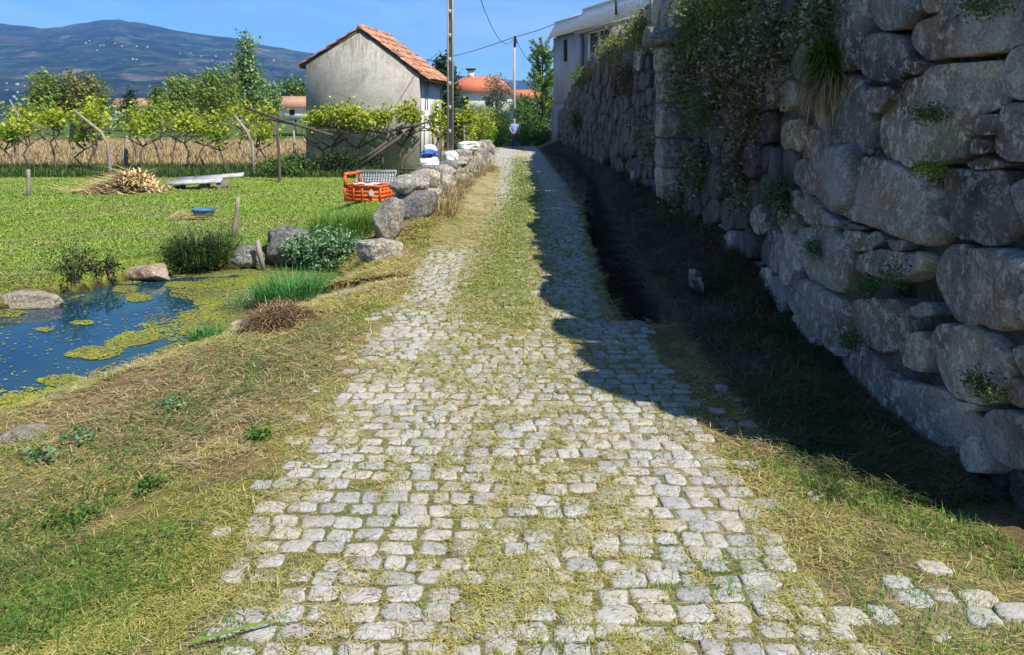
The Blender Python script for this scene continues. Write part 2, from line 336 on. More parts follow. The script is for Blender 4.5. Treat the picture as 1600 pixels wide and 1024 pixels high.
def zonecol(x,y):
    d=polysd(POND,x,y); nz=fbm(x*.9,y*.9,0,21); nf=fbm(x*3,y*3,0,22)
    c=np.zeros(x.shape+(3,))+np.array((.20,.235,.045))             # lawn
    c=lerpc(c,(.17,.22,.035),sstep(.45,.62,fbm(x*.35,y*.35,0,23)))
    near=sstep(8.6,7.6,y+.0*x)*np.where(x<-.2,1,0)
    side=sstep(-2.2,-1.5,x)                                          # verge strip along road
    w=np.maximum(near,side)*np.where(x<2.6,1,0)
    c=lerpc(c,(.27,.215,.09),w)
    c=lerpc(c,(.18,.18,.035),w*sstep(.48,.62,nz))
    c=lerpc(c,(.17,.115,.06),w*sstep(.52,.66,nf)*.9)
    mat=np.exp(-((x+2.0)/.8)**2-((y-4.9)/.9)**2)
    c=lerpc(c,(.19,.13,.075),np.clip(mat*1.2,0,1))
    inr=sstep(-.12,.12,np.minimum(x-road_l(y),road_r(y)-x)+.25*(nf-.5))*np.where(y<60,1,0)
    c=lerpc(c,(.34,.29,.165),inr)
    c=lerpc(c,(.20,.19,.06),inr*.7*sstep(.42,.6,nz))
    cen=np.exp(-((x-np.interp(y,[5,7,11.5,16,30],[-.08,-.17,0,.27,.3]))/.4)**4)*sstep(5,9,y)*inr
    c=lerpc(c,(.30,.26,.09),np.clip(cen,0,1))
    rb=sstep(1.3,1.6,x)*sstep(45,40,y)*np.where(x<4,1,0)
    c=lerpc(c,(.032,.026,.017),rb*sstep(3.0,3.8,y))  # soil painted darker where the wall's shade falls
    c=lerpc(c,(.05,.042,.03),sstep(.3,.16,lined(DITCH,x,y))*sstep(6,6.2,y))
    c=lerpc(c,(.40,.32,.20),np.exp(-((x-1.42)/.26)**2-((y-2.5)/.2)**2)); far=sstep(25,26.5,y+.5*nz)*np.where(x<-2.6,1,0)
    c=lerpc(c,(.33,.235,.125),far*sstep(60,50,y)); c=lerpc(c,(.07,.11,.025),sstep(50,66,y))
    c=lerpc(c,(.10,.13,.035),np.where((y>44)&(x>-4),1,0)*1.0)
    c=lerpc(c,(.05,.045,.02),np.where(d<.05,1,0)*1.0)
    return c
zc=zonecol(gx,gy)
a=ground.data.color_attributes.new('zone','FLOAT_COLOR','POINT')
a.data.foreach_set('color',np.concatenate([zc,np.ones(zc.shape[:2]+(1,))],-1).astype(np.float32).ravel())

# ------------------------------------------------------------------ setts of the lane
mb=MB(); SETTS=[]
def sett(cx,cy,w,l,rz,big):
    n=12 if big else 8
    th=(np.arange(n)+.5)*2*math.pi/n
    k=.42 if big else .5
    ux=np.sign(np.cos(th))*np.abs(np.cos(th))**k*w/2; uy=np.sign(np.sin(th))*np.abs(np.sin(th))**k*l/2
    jit=1+rng.uniform(-.16,.10,n); ux=ux*jit; uy=uy*jit
    c,s_=math.cos(rz),math.sin(rz); ox=cx+c*ux-s_*uy; oy=cy+s_*ux+c*uy
    z0=float(zg1(cx,cy)); tilt=rng.uniform(-.06,.06,2); hh=rng.uniform(-.005,.004); SETTS.append((cx,cy,w,l))
    rings=[(1.0,-.03),(.985,.0),(.93,.004),(.74,.0065),(.4,.0075)] if big else [(1.0,-.02),(.97,.002),(.72,.007)]
    V=[];Q=[];T=[]
    for r,h in rings:
        px=cx+(ox-cx)*r; py=cy+(oy-cy)*r
        V.append(np.stack([px,py,z0+h+hh+tilt[0]*(px-cx)+tilt[1]*(py-cy)+(rng.uniform(-.0025,.0025,n) if h>.003 else 0)],-1))
    V.append(np.array([[cx,cy,z0+rings[-1][1]+hh]]))
    for i in range(len(rings)-1):
        for j in range(n): Q.append((i*n+j,i*n+(j+1)%n,(i+1)*n+(j+1)%n,(i+1)*n+j))
    o=(len(rings)-1)*n
    for j in range(n): T.append((o+j,o+(j+1)%n,len(rings)*n))
    mb.add(np.vstack(V),T,Q)
def zg1(x,y): return road_z(y)
y=1.9
while y<47:
    big=y<8.5; l=rng.uniform(.078,.102) if y<20 else rng.uniform(.13,.18)
    x=-1.25+rng.uniform(0,.1); skew=.02*math.sin(y*1.3)
    while x<1.75:
        w=rng.uniform(.085,.15) if y<20 else rng.uniform(.13,.22)
        edge=min(x-float(road_l(y)),float(road_r(y))-x)+.22*(float(fbm(x*2.5,y*2.5,0,31,2))-.5)
        stray=(1.25<x<1.62 and 2.2<y<2.75)
        if rng.random()<.02 or (y>5 and rng.random()<.6*math.exp(-((x-float(np.interp(y,[5,7,11.5,16,30],[-.08,-.17,0,.27,.3])))/.38)**4)*min(1,(y-5)/2)) or (y>5.5 and lined(DITCH,np.array([x+w/2]),np.array([y]))[0]<.36): pass
        elif edge>0 or (edge>-.3 and rng.random()<.12) or (stray and rng.random()<.4):
            sett(x+w/2,y+l/2+skew*x*2+rng.uniform(-.012,.012),w-rng.uniform(.0,.009),l-rng.uniform(.0,.009),rng.uniform(-.1,.1)+skew,big)
        x+=w
    y+=l
road=struct(mb.obj('road',M['cobble'],None,True))

# ------------------------------------------------------------------ water
def watermat():
    m,nt,b,out=newmat('pond_water'); vec,g=coords(nt)
    n=noise(nt,1.3,4,.6,vec); r=ramp(nt,[(.35,(.005,.026,.052)),(.58,(.012,.05,.066)),(.72,(.034,.066,.042))]); nt.links.new(n.outputs[0],r.inputs[0])
    nt.links.new(r.outputs[0],b.inputs['Base Color']); b.inputs['Roughness'].default_value=.06; b.inputs['IOR'].default_value=1.33; b.inputs['Specular IOR Level'].default_value=.5
    n2=noise(nt,5,3,.5,vec); bump(nt,b,n2.outputs[0],.06,.02); return m
M['water']=watermat()
wp=MB(); v=[(x,y,ZW) for x,y in [(-9.5,2.2),(-1.5,2.2),(-1.5,10.3),(-9.5,10.3)]]; 
gxx,gyy=np.meshgrid(np.linspace(-9.2,-1.6,77),np.linspace(2.4,10.3,80)); sd=polysd(POND,gxx,gyy)
i2=np.arange(gxx.size).reshape(gxx.shape); keep=(sd[:-1,:-1]<.22)
qq=np.stack([i2[:-1,:-1],i2[:-1,1:],i2[1:,1:],i2[1:,:-1]],-1)[keep]
used,inv=np.unique(qq.ravel(),return_inverse=True)
VV=np.stack([gxx,gyy,np.full(gxx.shape,ZW)],-1).reshape(-1,3)[used]
struct(MB().add(VV,None,inv.reshape(-1,4)).obj('pond_water',M['water']))
# algae film: thousands of little flat flakes where the photograph has green scum
def gnd(u,v,z): Y=(H-z)*F/(v-V0); return ((u-800)/F*Y,Y)
patches=[(215,528,36,12,1.0),(150,552,48,10,.9),(60,628,75,20,1.0),(185,540,22,8,.7),(330,428,52,7,1.0),(430,428,80,16,.95),(440,470,85,46,.93),(390,485,80,40,.8),(335,505,60,24,.62),(300,455,40,14,.4),(350,455,55,26,.62),(212,466,22,7,.8),(195,452,20,6,.7),(40,478,40,6,.8),(10,490,30,6,.6),(130,505,18,3,.8),(70,516,14,3,.7),(280,445,22,5,.8),(250,500,40,12,.10),(20,650,60,18,1.0),(100,596,36,9,.9),(270,520,60,18,.30),(500,440,40,16,.9),(520,430,30,14,.9)]
def flakes(n,size):
    px=rng.uniform(-6.5,-1.75,n); py=rng.uniform(4,10.1,n); sd=polysd(POND,px,py)
    uu=800+px/py*F; vv=V0+(H-ZW)*F/py; pr=np.zeros(n)
    for (a_,b_,ra,rb_,w) in patches:
        q_=((uu-a_)/ra)**2+((vv-b_)/rb_)**2+1.5*(fbm(px*2.6,py*4.5,0,41)-.5)+.9*(fbm(px*11,py*16,0,42)-.5)
        pr=np.maximum(pr,w*sstep(1.15,.8,q_))
    pr=np.where(sd>.03,0,pr)
    pr=np.maximum(pr,np.where((sd<.02)&(sd>-.22),.5*sstep(.5,.6,fbm(px*4,py*4,0,47)),0))
    pr=np.maximum(pr,np.where(sd<0,.012,0))
    k=rng.random(n)<pr; px,py=px[k],py[k]; m_=len(px)
    s_=size*rng.uniform(.5,1.3,m_); a=rng.uniform(0,6.28,m_); V=np.zeros((m_,5,3))
    for j in range(5):
        rr=s_*rng.uniform(.7,1.2,m_); V[:,j,0]=px+rr*np.cos(a+j*1.2566); V[:,j,1]=py+rr*np.sin(a+j*1.2566)
    V[:,:,2]=(ZW+.004+rng.uniform(0,.004,m_))[:,None]
    b=np.arange(m_)[:,None]*5; T=np.concatenate([b+[0,1,2],b+[0,2,3],b+[0,3,4]]).reshape(-1,3)
    return V.reshape(-1,3),T
stuff(MB().add(*flakes(240000,.0125)).obj('pond_algae',L['algae']),'yellow green algae scum floating in patches on the blue pond','algae')

# ------------------------------------------------------------------ blades
def blades(p,length,width,tilt,az,curl=.5):
    n=len(p); length=np.broadcast_to(length,(n,));width=np.broadcast_to(width,(n,));tilt=np.broadcast_to(tilt,(n,))
    hd=np.stack([np.cos(az),np.sin(az),np.zeros(n)],-1); sd_=np.stack([-np.sin(az),np.cos(az),np.zeros(n)],-1)
    up=np.array([0,0,1.])
    d1=np.cos(tilt)[:,None]*hd+np.sin(tilt)[:,None]*up
    t2=tilt-curl*rng.uniform(.3,1.2,n); d2=np.cos(t2)[:,None]*hd+np.sin(t2)[:,None]*up
    mid=p+d1*(length*.5)[:,None]; tip=mid+d2*(length*.5)[:,None]
    w=sd_*(width*.5)[:,None]
    V=np.stack([p-w,p+w,mid-w*.8,mid+w*.8,tip],1).reshape(-1,3)
    b=np.arange(n)[:,None]*5
    T=np.concatenate([b+[0,1,3],b+[0,3,2],b+[2,3,4]],0)
    return V,T
def ysample(n,y0,y1): u=rng.random(n); return 1/(1/y0+u*(1/y1-1/y0))
def lying(n,x0f,x1f,y0,y1,maskf,lr,w0,lift=.012):
    y=ysample(n,y0,y1); x=x0f(y)+rng.random(n)*(x1f(y)-x0f(y)); k=rng.random(n)<maskf(x,y); x,y=x[k],y[k]; n=len(x)
    z=zg(x,y)+rng.uniform(.003,lift,n); sc_=np.clip(y/4,.7,4)
    return blades(np.stack([x,y,z],-1),rng.uniform(*lr,n)*np.clip(sc_,.8,2.2),w0*sc_*rng.uniform(.6,1.5,n),rng.uniform(-.08,.3,n),rng.uniform(0,6.283,n),.16)
def tufts(n,x0f,x1f,y0,y1,maskf,lr,w0,grow_=1.0):
    y=ysample(n,y0,y1); x=x0f(y)+rng.random(n)*(x1f(y)-x0f(y)); k=rng.random(n)<maskf(x,y); x,y=x[k],y[k]; n=len(x)
    z=zg(x,y)+.002; sc_=np.clip(y/4,.7,5)
    return blades(np.stack([x,y,z],-1),rng.uniform(*lr,n)*np.clip(sc_**.4,.8,2)*grow_,w0*sc_*rng.uniform(.6,1.4,n),rng.uniform(.45,1.5,n),rng.uniform(0,6.283,n),.9)
cst=lambda k:(lambda y:np.full(np.shape(y),float(k)))
frl=lambda y:np.maximum(-.74*y-.4,-6.5)
def dpond(x,y): return polysd(POND,x,y)
def edgein(x,y): return np.minimum(x-road_l(y),road_r(y)-x)
# verge mat on both sides of the lane and thin cover over the setts
def m_verge(x,y):
    e=edgein(x,y)+.35*(fbm(x*2.2,y*2.2,0,51)-.5)
    return sstep(.12,-.10,e)*(dpond(x,y)>.04)*np.where(x>1.5,sstep(2.1,1.6,x),1)*np.where((x>.95)&(y>3.7-.55*(x-1.1)),.25,1)*(.22+.95*sstep(.38,.6,fbm(x*2,y*2,0,52)))*(1-.8*np.exp(-((x-1.42)/.22)**2-((y-2.5)/.18)**2))  # clippings also thinned across the shaded strip to keep it dark
mv=MB().add(*lying(210000,frl,cst(1.95),1.7,9.5,m_verge,(.025,.085),.0030))
mv.add(*lying(60000,cst(-2.1),cst(-.6),6.5,26,lambda x,y:sstep(.15,-.1,edgein(x,y))*(dpond(x,y)>.02)*.9,(.03,.08),.0042))
def cenx(y): return np.interp(y,[5,7,11.5,16,30],[-.08,-.17,0,.27,.3])
def m_road(x,y):
    e=edgein(x,y); nz=fbm(x*2.6,y*2.0,0,53); n2=fbm(x*9,y*9,0,54,3)
    cen=np.exp(-((x-cenx(y))/.40)**4)*sstep(4.0,7.5,y)
    mid=np.exp(-((x-.05)/.34)**2)*.30
    return np.where(e>-.1,np.clip(.9*sstep(.49,.64,.5*nz+.5*n2)+cen*(.55+.45*sstep(.3,.5,nz))+mid*sstep(.42,.62,n2)+.075,0,1),0)
mv.add(*lying(210000,lambda y:road_l(y)-.05,lambda y:road_r(y)+.05,1.7,34,m_road,(.015,.055),.0030,.020))
_S=np.array([s_ for s_ in SETTS if s_[1]<11]); _k=np.repeat(np.arange(len(_S)),7); _n=len(_k); _e=rng.integers(0,4,_n); _t=rng.uniform(-.5,.5,_n); _gk=rng.random(_n)<.25+.75*sstep(.35,.6,fbm(_S[_k,0]*2.5,_S[_k,1]*2.5,0,58)); 
_px=_S[_k,0]+np.where(_e<2,_t,np.where(_e==2,.5,-.5))*_S[_k,2]; _py=_S[_k,1]+np.where(_e<2,np.where(_e==0,.5,-.5),_t)*_S[_k,3]
_p=np.stack([_px,_py,road_z(_py)+.002],-1)[_gk]; _n=len(_p); _sc=np.clip(_p[:,1]/4,.7,3)
JG=(_p,rng.uniform(.012,.034,_n)*np.clip(_sc,.8,1.6),.0032*_sc,rng.uniform(.15,1.2,_n),np.where(rng.random(_n)<.6,np.where(rng.random(_n)<.5,0,math.pi),0)+rng.normal(0,.7,_n),.7)
jh_=rng.random(_n)<.6; mv.add(*blades(*[q[jh_] if isinstance(q,np.ndarray) else q for q in JG])); JG=[q[~jh_] if isinstance(q,np.ndarray) else q for q in JG]
stuff(mv.obj('cut_grass',L['verge']),'flattened mown grass clippings lying along the verges and lane','grass')
# dry brown hay scattered
def m_hay(x,y):
    mat=np.exp(-((x+2.0)/.75)**2-((y-4.9)/.95)**2)
    return np.clip(mat*1.1+.5*sstep(.47,.60,fbm(x*1.3,y*1.6,0,55)),0,1)*(dpond(x,y)>.05)*sstep(.15,-.1,edgein(x,y))*np.where(x>1.5,.3,1)
mh=MB().add(*lying(100000,frl,cst(1.9),1.7,9,m_hay,(.03,.12),.0028,.03))
mh.add(*lying(26000,cst(-2.0),cst(-.6),7,26,lambda x,y:.6*sstep(.15,-.1,edgein(x,y))*(dpond(x,y)>.02)*sstep(.4,.55,fbm(x*2,y*1.2,0,56)),(.03,.09),.0036,.03))
mh.add(*lying(22000,lambda y:road_l(y),lambda y:road_r(y),1.7,30,lambda x,y:.08+.6*sstep(.52,.64,fbm(x*3,y*2,0,57)),(.03,.09),.003,.024))
stuff(mh.obj('dry_hay',L['hay']),'brown dry hay matted over the bank between pond and lane','hay')
# green standing tufts: verge, joints, lane centre
def m_green(x,y):
    e=edgein(x,y); nz=fbm(x*2.3,y*2.3,0,61)
    out_=sstep(.05,-.15,e)*sstep(.50,.60,nz)
    inn=np.where(e>0,.06+.9*sstep(.56,.66,.5*nz+.5*fbm(x*8,y*8,0,62,3)),0)
    rv=np.exp(-((x-1.45)/.28)**2)*sstep(3.7,3.2,y)*.8
    return np.clip(out_+inn+rv,0,1)*(dpond(x,y)>.06)*np.where((x>.95)&(y>3.7-.55*(x-1.1)),.15,1)  # standing grass cut back in the same wall shade
mg=MB().add(*tufts(80000,frl,cst(1.95),1.7,9.5,m_green,(.015,.05),.0036))
mg.add(*tufts(9000,cst(.9),cst(1.95),2.3,3.9,lambda x,y:np.exp(-((y-(2.95+(1.94-x)*.93)+.17)/.13)**2)*sstep(.95,1.2,x),(.04,.10),.0045))
mg.add(*tufts(42000,cst(-.55),cst(.7),6,32,lambda x,y:np.exp(-((x-cenx(y))/.34)**2)*.8,(.015,.04),.0036))
mg.add(*blades(*JG)); stuff(mg.obj('short_grass',L['green']),'short green grass sprouting from the verges and sett joints','grass')
# lawn beyond the pond
def m_lawn(x,y): return (dpond(x,y)>.1)*sstep(-1.45,-1.7,x)*sstep(.25,.5,fbm(x*1.1,y*1.1,0,63)+.15)
ml=MB().add(*tufts(150000,lambda y:-.72*y-.3,cst(-1.5),7.2,27,m_lawn,(.012,.034),.0050))
stuff(ml.obj('lawn_grass',L['lawn']),'yellow green lawn grass with clover beyond the pond','grass')
nl_=26000; y_=ysample(nl_,7.4,24); x_=-.72*y_-.3+rng.random(nl_)*(.72*y_-1.3); k_=rng.random(nl_)<m_lawn(x_,y_)*sstep(.5,.62,fbm(x_*.8,y_*.8,0,64)); x_,y_=x_[k_],y_[k_]
stuff(MB().add(*blades(np.stack([x_,y_,zg(x_,y_)+.01],-1),rng.uniform(.03,.09,len(x_))*np.clip(y_/8,1,2),.0055*np.clip(y_/4,1,5),rng.uniform(-.05,.3,len(x_)),rng.uniform(0,6.28,len(x_)),.3)).obj('lawn_clippings',L['hay']),'straw coloured dry clippings in patches over the lawn','grass')
mgl=MB().add(*lying(9000,frl,cst(-1.1),1.8,6.5,lambda x,y:(dpond(x,y)>.08)*sstep(.47,.62,fbm(x*1.5,y*1.5,0,68))*sstep(-.9,-1.6,x),(.08,.22),.0042,.05))
mgl.add(*lying(9000,frl,cst(-1.0),1.8,8,lambda x,y:(dpond(x,y)>.08)*sstep(.52,.64,fbm(x*1.1,y*1.1,0,69))*sstep(-.9,-1.2,x),(.05,.12),.0036,.04))
stuff(mgl.obj('long_cut_grass',L['bush']),'long darker green stems lying in swathes over the left bank','grass')
# wilted broad leaves among the clippings
nl_=3000; y_=ysample(nl_,2.2,6.2); x_=frl(y_)+rng.random(nl_)*(-1.25-frl(y_)); k_=rng.random(nl_)<(dpond(x_,y_)>.08)*np.clip(sstep(.52,.64,fbm(x_*1.5,y_*1.5,0,68))*1.0,0,1)*sstep(-1.1,-1.7,x_); x_,y_=x_[k_],y_[k_]; m_=len(x_)
s_=rng.uniform(.006,.018,m_); a_=rng.uniform(0,6.28,m_); w_=s_*rng.uniform(.18,.45,m_); tz=rng.uniform(-.012,.018,(m_,2)); z_=zg(x_,y_)+rng.uniform(.015,.035,m_)
dx,dy=np.cos(a_),np.sin(a_); VV=np.stack([np.stack([x_-dx*s_,y_-dy*s_,z_+tz[:,0]],-1),np.stack([x_-dy*w_,y_+dx*w_,z_+.006],-1),np.stack([x_+dx*s_,y_+dy*s_,z_+tz[:,1]],-1),np.stack([x_+dy*w_,y_-dx*w_,z_+.002],-1)],1).reshape(-1,3)
stuff(MB().add(VV,None,np.arange(m_)[:,None]*4+[0,1,2,3]).obj('wilted_leaves',L['bush']),'wilted broad leaves strewn among the clippings on the left bank','leaves')
# rough grass at the foot of the vines and ripe grass field behind
mr=MB().add(*tufts(26000,lambda y:-.72*y-.3,cst(-3.2),22.5,27,lambda x,y:(polysd(np.array([(-7.2,24),(-3,24),(-3,29),(-7.2,29)]),x,y)>0)*.9,(.10,.26),.004,.8))
stuff(mr.obj('rough_grass',L['darkgrass']),'rough darker grass strip growing along the foot of the grapevines','grass')
mr=MB().add(*tufts(40000,lambda y:-.72*y-.3,lambda y:-.18*y,27,55,lambda x,y:np.ones_like(x),(.16,.32),.0042))
stuff(mr.obj('ripe_grass',L['hay']),'pale brown ripe grass field standing behind the grapevine trunks','grass')
# dead grass on the shaded bank under the wall
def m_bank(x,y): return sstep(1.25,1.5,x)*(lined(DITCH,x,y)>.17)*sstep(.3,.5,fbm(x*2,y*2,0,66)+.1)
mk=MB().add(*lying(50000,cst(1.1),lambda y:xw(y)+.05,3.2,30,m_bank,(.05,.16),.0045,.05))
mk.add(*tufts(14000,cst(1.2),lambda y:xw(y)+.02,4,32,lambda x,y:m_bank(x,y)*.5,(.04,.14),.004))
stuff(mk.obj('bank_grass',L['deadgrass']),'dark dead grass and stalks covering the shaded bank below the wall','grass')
# ================================================================== big retaining wall
def wallpt(u,v):
    Y=4.0;z=1
    for _ in range(12):
        X=float(xw(Y,z)); Y=X*F/(u-800); z=H-(v-V0)/F*Y
    return Y,z
def chaikin(p,k=2):
    p=np.asarray(p,float)
    for _ in range(k):
        q=np.roll(p,-1,0); p=np.stack([.78*p+.22*q,.22*p+.78*q],1).reshape(-1,2)
    return p
def resample(p,n):
    q=np.vstack([p,p[:1]]); d=np.r_[0,np.cumsum(np.hypot(*np.diff(q,axis=0).T))]
    t=np.linspace(0,d[-1],n,endpoint=False); return np.stack([np.interp(t,d,q[:,0]),np.interp(t,d,q[:,1])],-1)
def stone(mb,poly,n,rings,D,seed,back=0,ck=2,rough=.02,face=None):
    """rounded stone set in a wall plane: poly in (along, height)"""
    p=resample(chaikin(poly,ck) if ck<2 else chaikin(poly,1),n); p=p+((np.stack([vnoise(p[:,0]*9+seed,p[:,1]*9,seed,75),vnoise(p[:,0]*9,p[:,1]*9+seed,seed,76)],-1)-.5)*.035 if n>30 else 0); c=p.mean(0); V=[];Q=[];T=[]
    size=math.sqrt(max(1e-4,np.ptp(p[:,0])*np.ptp(p[:,1])))
    rg=np.random.default_rng(int(seed*10)); tl=rg.uniform(-.05,.05,2); pl=[(rg.uniform(-.28,.28),rg.uniform(-.28,.28),rg.uniform(.0,.32)) for _ in range(4)]
    rs=[(1.0,-.22)]+[(r,0) for r in rings]
    for k,(r,dz) in enumerate(rs):
        s_=c[0]+(p[:,0]-c[0])*r; z=c[1]+(p[:,1]-c[1])*r
        d=dz if k==0 else D*((1-r**16)**.55-.5)
        f=1/size
        nn=fbm(s_*f*1.6+seed,z*f*1.6,seed*.37,71,4)-.5; n2=fbm(s_*7,z*7,seed*1.3,72,4)-.5
        dd=d+((nn*.8*D+n2*rough*2.4+tl[0]*(s_-c[0])+tl[1]*(z-c[1]))*(1 if k>0 else 0))*min(1,.3+1.2*(1-r**3) if k>0 else 1)-back
        if k>0:
            for a_,b_,o_ in pl: dd=np.minimum(dd,D*(.12+o_)+(a_*(s_-c[0])+b_*(z-c[1]))*min(1,D*8)-back)
        V.append((s_,z,dd))
    V=[np.stack(face(*t),-1) for t in V]; V.append(np.stack(face(np.array([c[0]]),np.array([c[1]]),np.array([D*.22-back+ (fbm(c[0]/size*1.6+seed,c[1]/size*1.6,seed*.37,71,4)-.5)*.5*D])),-1))
    m_=len(rs)
    for i in range(m_-1):
        for j in range(n): Q.append((i*n+j,i*n+(j+1)%n,(i+1)*n+(j+1)%n,(i+1)*n+j))
    for j in range(n): T.append(((m_-1)*n+j,(m_-1)*n+(j+1)%n,m_*n))
    mb.add(np.vstack(V),T,Q)
wface=lambda s,z,d:(xw(s,z)-d,s,z)
def clip(poly,a,b,c):   # keep a*x+b*y<=c
    o=[]
    for i in range(len(poly)):
        p,q=poly[i],poly[(i+1)%len(poly)]; dp=a*p[0]+b*p[1]-c; dq=a*q[0]+b*q[1]-c
        if dp<=0:o.append(p)
        if (dp<0)!=(dq<0) and dp!=dq: t=dp/(dp-dq); o.append((p[0]+t*(q[0]-p[0]),p[1]+t*(q[1]-p[1])))
    return o
def voronoi(pts,shrink,asp=1.0):
    pts=np.asarray(pts); out=[]; P2=pts*np.array([1,asp])
    for i,p in enumerate(P2):
        d=np.hypot(*(P2-p).T); nb=np.argsort(d)[1:22]
        poly=[(p[0]-.8,p[1]-.8*asp),(p[0]+.8,p[1]-.8*asp),(p[0]+.8,p[1]+.8*asp),(p[0]-.8,p[1]+.8*asp)]
        for j in nb:
            a,b=P2[j]-p; dd=d[j]
            if dd<1e-6: continue
            poly=clip(poly,a/dd,b/dd,(a*p[0]+b*p[1])/dd+dd/2-shrink)
            if len(poly)<3:break
        if len(poly)>=3: out.append((i,[(x,y/asp) for x,y in poly]))
    return out
def poisson(s0,s1,z0f,z1f,r,asp,grow_=0.0,avoid=None):
    pts=[];rs=[]; area=(s1-s0)*3; tries=int(area/(r*r)*14)
    for _ in range(tries):
        s_=random.uniform(s0,s1); a,b=z0f(s_),z1f(s_); z=random.uniform(a,b); rr=r*(1+grow_*random.random()**2)
        if avoid and avoid(s_,z): continue
        if all((s_-p[0])**2+((z-p[1])*asp)**2>((rr+q_)*.5)**2 for p,q_ in zip(pts,rs) if abs(s_-p[0])<rr*2): pts.append((s_,z)); rs.append(rr)
    return pts
def z4(l): return [(1180+x/3.657,y/3.657) for x,y in l]
def z5(l): return [(1180+x/3.657,240+y/3.657) for x,y in l]
def zb(l): return [(1000+x/2.667,500+y/2.667) for x,y in l]
TR=[z4([(840,230),(890,120),(1075,85),(1085,-60),(1560,-60),(1580,235),(1300,315),(1100,335),(950,340),(880,300)]),
 z4([(580,320),(640,205),(740,180),(830,220),(865,300),(845,400),(800,470),(700,450),(605,440)]),
 z4([(848,338),(950,345),(965,415),(850,425)]),
 z4([(650,680),(790,570),(815,465),(950,420),(1050,360),(1300,350),(1415,375),(1435,480),(1420,590),(1290,640),(1200,705),(1225,800),(1225,890),(1050,930),(700,915),(652,850)]),
 z4([(1430,330),(1470,270),(1640,250),(1660,575),(1536,580),(1445,560),(1405,470)]),
 z4([(630,510),(760,500),(780,540),(685,660),(640,600)]),
 z4([(290,690),(420,640),(520,640),(590,470),(625,480),(635,610),(650,700),(648,880),(500,875),(285,872)]),
 z4([(130,745),(180,675),(282,690),(278,865),(150,845)]),
 z4([(1190,712),(1270,662),(1410,650),(1358,782),(1280,772)]),
 z4([(1210,800),(1260,780),(1350,800),(1350,870),(1230,885)]),
 z4([(1410,640),(1440,600),(1650,590),(1660,950),(1480,930),(1360,880),(1352,830)]),
 z4([(1200,932),(1300,897),(1390,910),(1415,950),(1280,965)]),
 z4([(950,-30),(1070,-30),(1070,50),(960,75)]), z4([(920,30),(945,25),(950,70),(925,75)]),
 z4([(390,110),(470,85),(610,120),(615,220),(440,225)]), z4([(650,-40),(910,-40),(905,120),(860,170),(700,175),(640,90)]), z4([(400,-40),(630,-40),(640,80),(480,80),(400,60)]),
 z5([(380,180),(430,40),(640,20),(820,60),(900,130),(1010,155),(1030,245),(1085,470),(1000,525),(800,475),(620,400),(520,370),(390,330)]),
 z5([(1032,255),(1055,125),(1110,95),(1425,90),(1430,185),(1502,400),(1400,525),(1250,512),(1100,462),(1062,380)]),
 z5([(1440,180),(1536,150),(1660,150),(1660,470),(1510,410),(1460,270)]),
 z5([(820,62),(860,35),(910,60),(898,100)]), z5([(905,112),(950,65),(1040,90),(1022,140),(945,150)]),
 z5([(260,590),(290,440),(340,372),(460,390),(480,530),(440,560),(440,680),(400,775),(320,770),(270,660)]),
 z5([(500,432),(620,442),(680,540),(508,552)]), z5([(630,490),(670,440),(738,470),(738,510),(660,540)]), z5([(755,490),(880,500),(850,560),(770,540)]),
 z5([(510,580),(650,555),(1000,570),(950,680),(870,740),(700,710),(540,650)]),
 z5([(960,700),(1040,530),(1250,530),(1650,575),(1660,1010),(1400,1005),(1100,960),(1030,860)]),
 zb([(830,-40),(860,-75),(1060,-95),(1100,0),(1105,60),(1050,140),(960,125),(855,55)]),
 z5([(880,880),(985,850),(1030,930),(900,945)]), 
 z5([(195,1030),(250,840),(340,835),(385,1010),(350,1100),(290,1120)]),
 z5([(210,40),(290,20),(330,150),(320,280),(215,140)]), z5([(335,90),(370,30),(420,20),(375,170),(345,170)]), z5([(210,180),(320,300),(330,350),(270,370),(200,280)]),
 z5([(110,480),(190,430),(250,560),(240,650),(130,560)]), z5([(150,680),(240,640),(300,770),(240,830),(160,800)]), z5([(480,400),(500,390),(640,410),(625,430),(500,425)]),
 zb([(800,105),(850,60),(950,135),(1030,205),(1100,262),(1230,285),(1340,375),(1400,425),(1330,570),(1250,640),(1150,590),(1000,490),(880,380),(800,295)]),
 zb([(1190,125),(1210,35),(1300,20),(1450,60),(1530,140),(1560,240),(1500,330),(1400,352),(1290,312),(1230,235)]),
 zb([(1070,105),(1140,40),(1188,40),(1200,150),(1180,222),(1140,222),(1080,160)]),
 zb([(1402,425),(1440,390),(1600,380),(1720,390),(1720,620),(1540,620),(1440,560)]),
 zb([(1310,362),(1330,340),(1410,362),(1392,392)]), zb([(1330,540),(1390,465),(1420,540),(1450,640),(1340,640)]),
 zb([(630,10),(750,0),(782,60),(710,155),(660,92)]), zb([(500,0),(620,0),(612,72),(520,85)]), zb([(618,112),(692,165),(650,235)]),
 zb([(720,355),(800,320),(880,400),(960,500),(870,560),(740,440)]), zb([(1545,125),(1600,100),(1700,120),(1700,260),(1610,260)]), zb([(690,240),(790,150),(800,300),(720,340),(680,300)]),
 zb([(1560,255),(1610,270),(1700,290),(1700,370),(1580,375),(1520,345)])]
TRW=[[wallpt(u,v) for u,v in p] for p in TR]
TRW=[[tuple(np.mean(p,0)+(np.array(q)-np.mean(p,0))*(1+.006/(np.hypot(*(np.array(q)-np.mean(p,0)))+.05))) for q in p] for p in TRW]
TRW=[[(max(q[0],2.82+.05*vnoise(q[1]*3,.5)),q[1]) for q in p] for p in TRW]
wall=empty('stone_wall',(2.1,3,0),'tall shaded dry stone retaining wall of big rough boulders along the lane','wall')
wall.location=(0,0,0)
zc_=[0]
big=[]
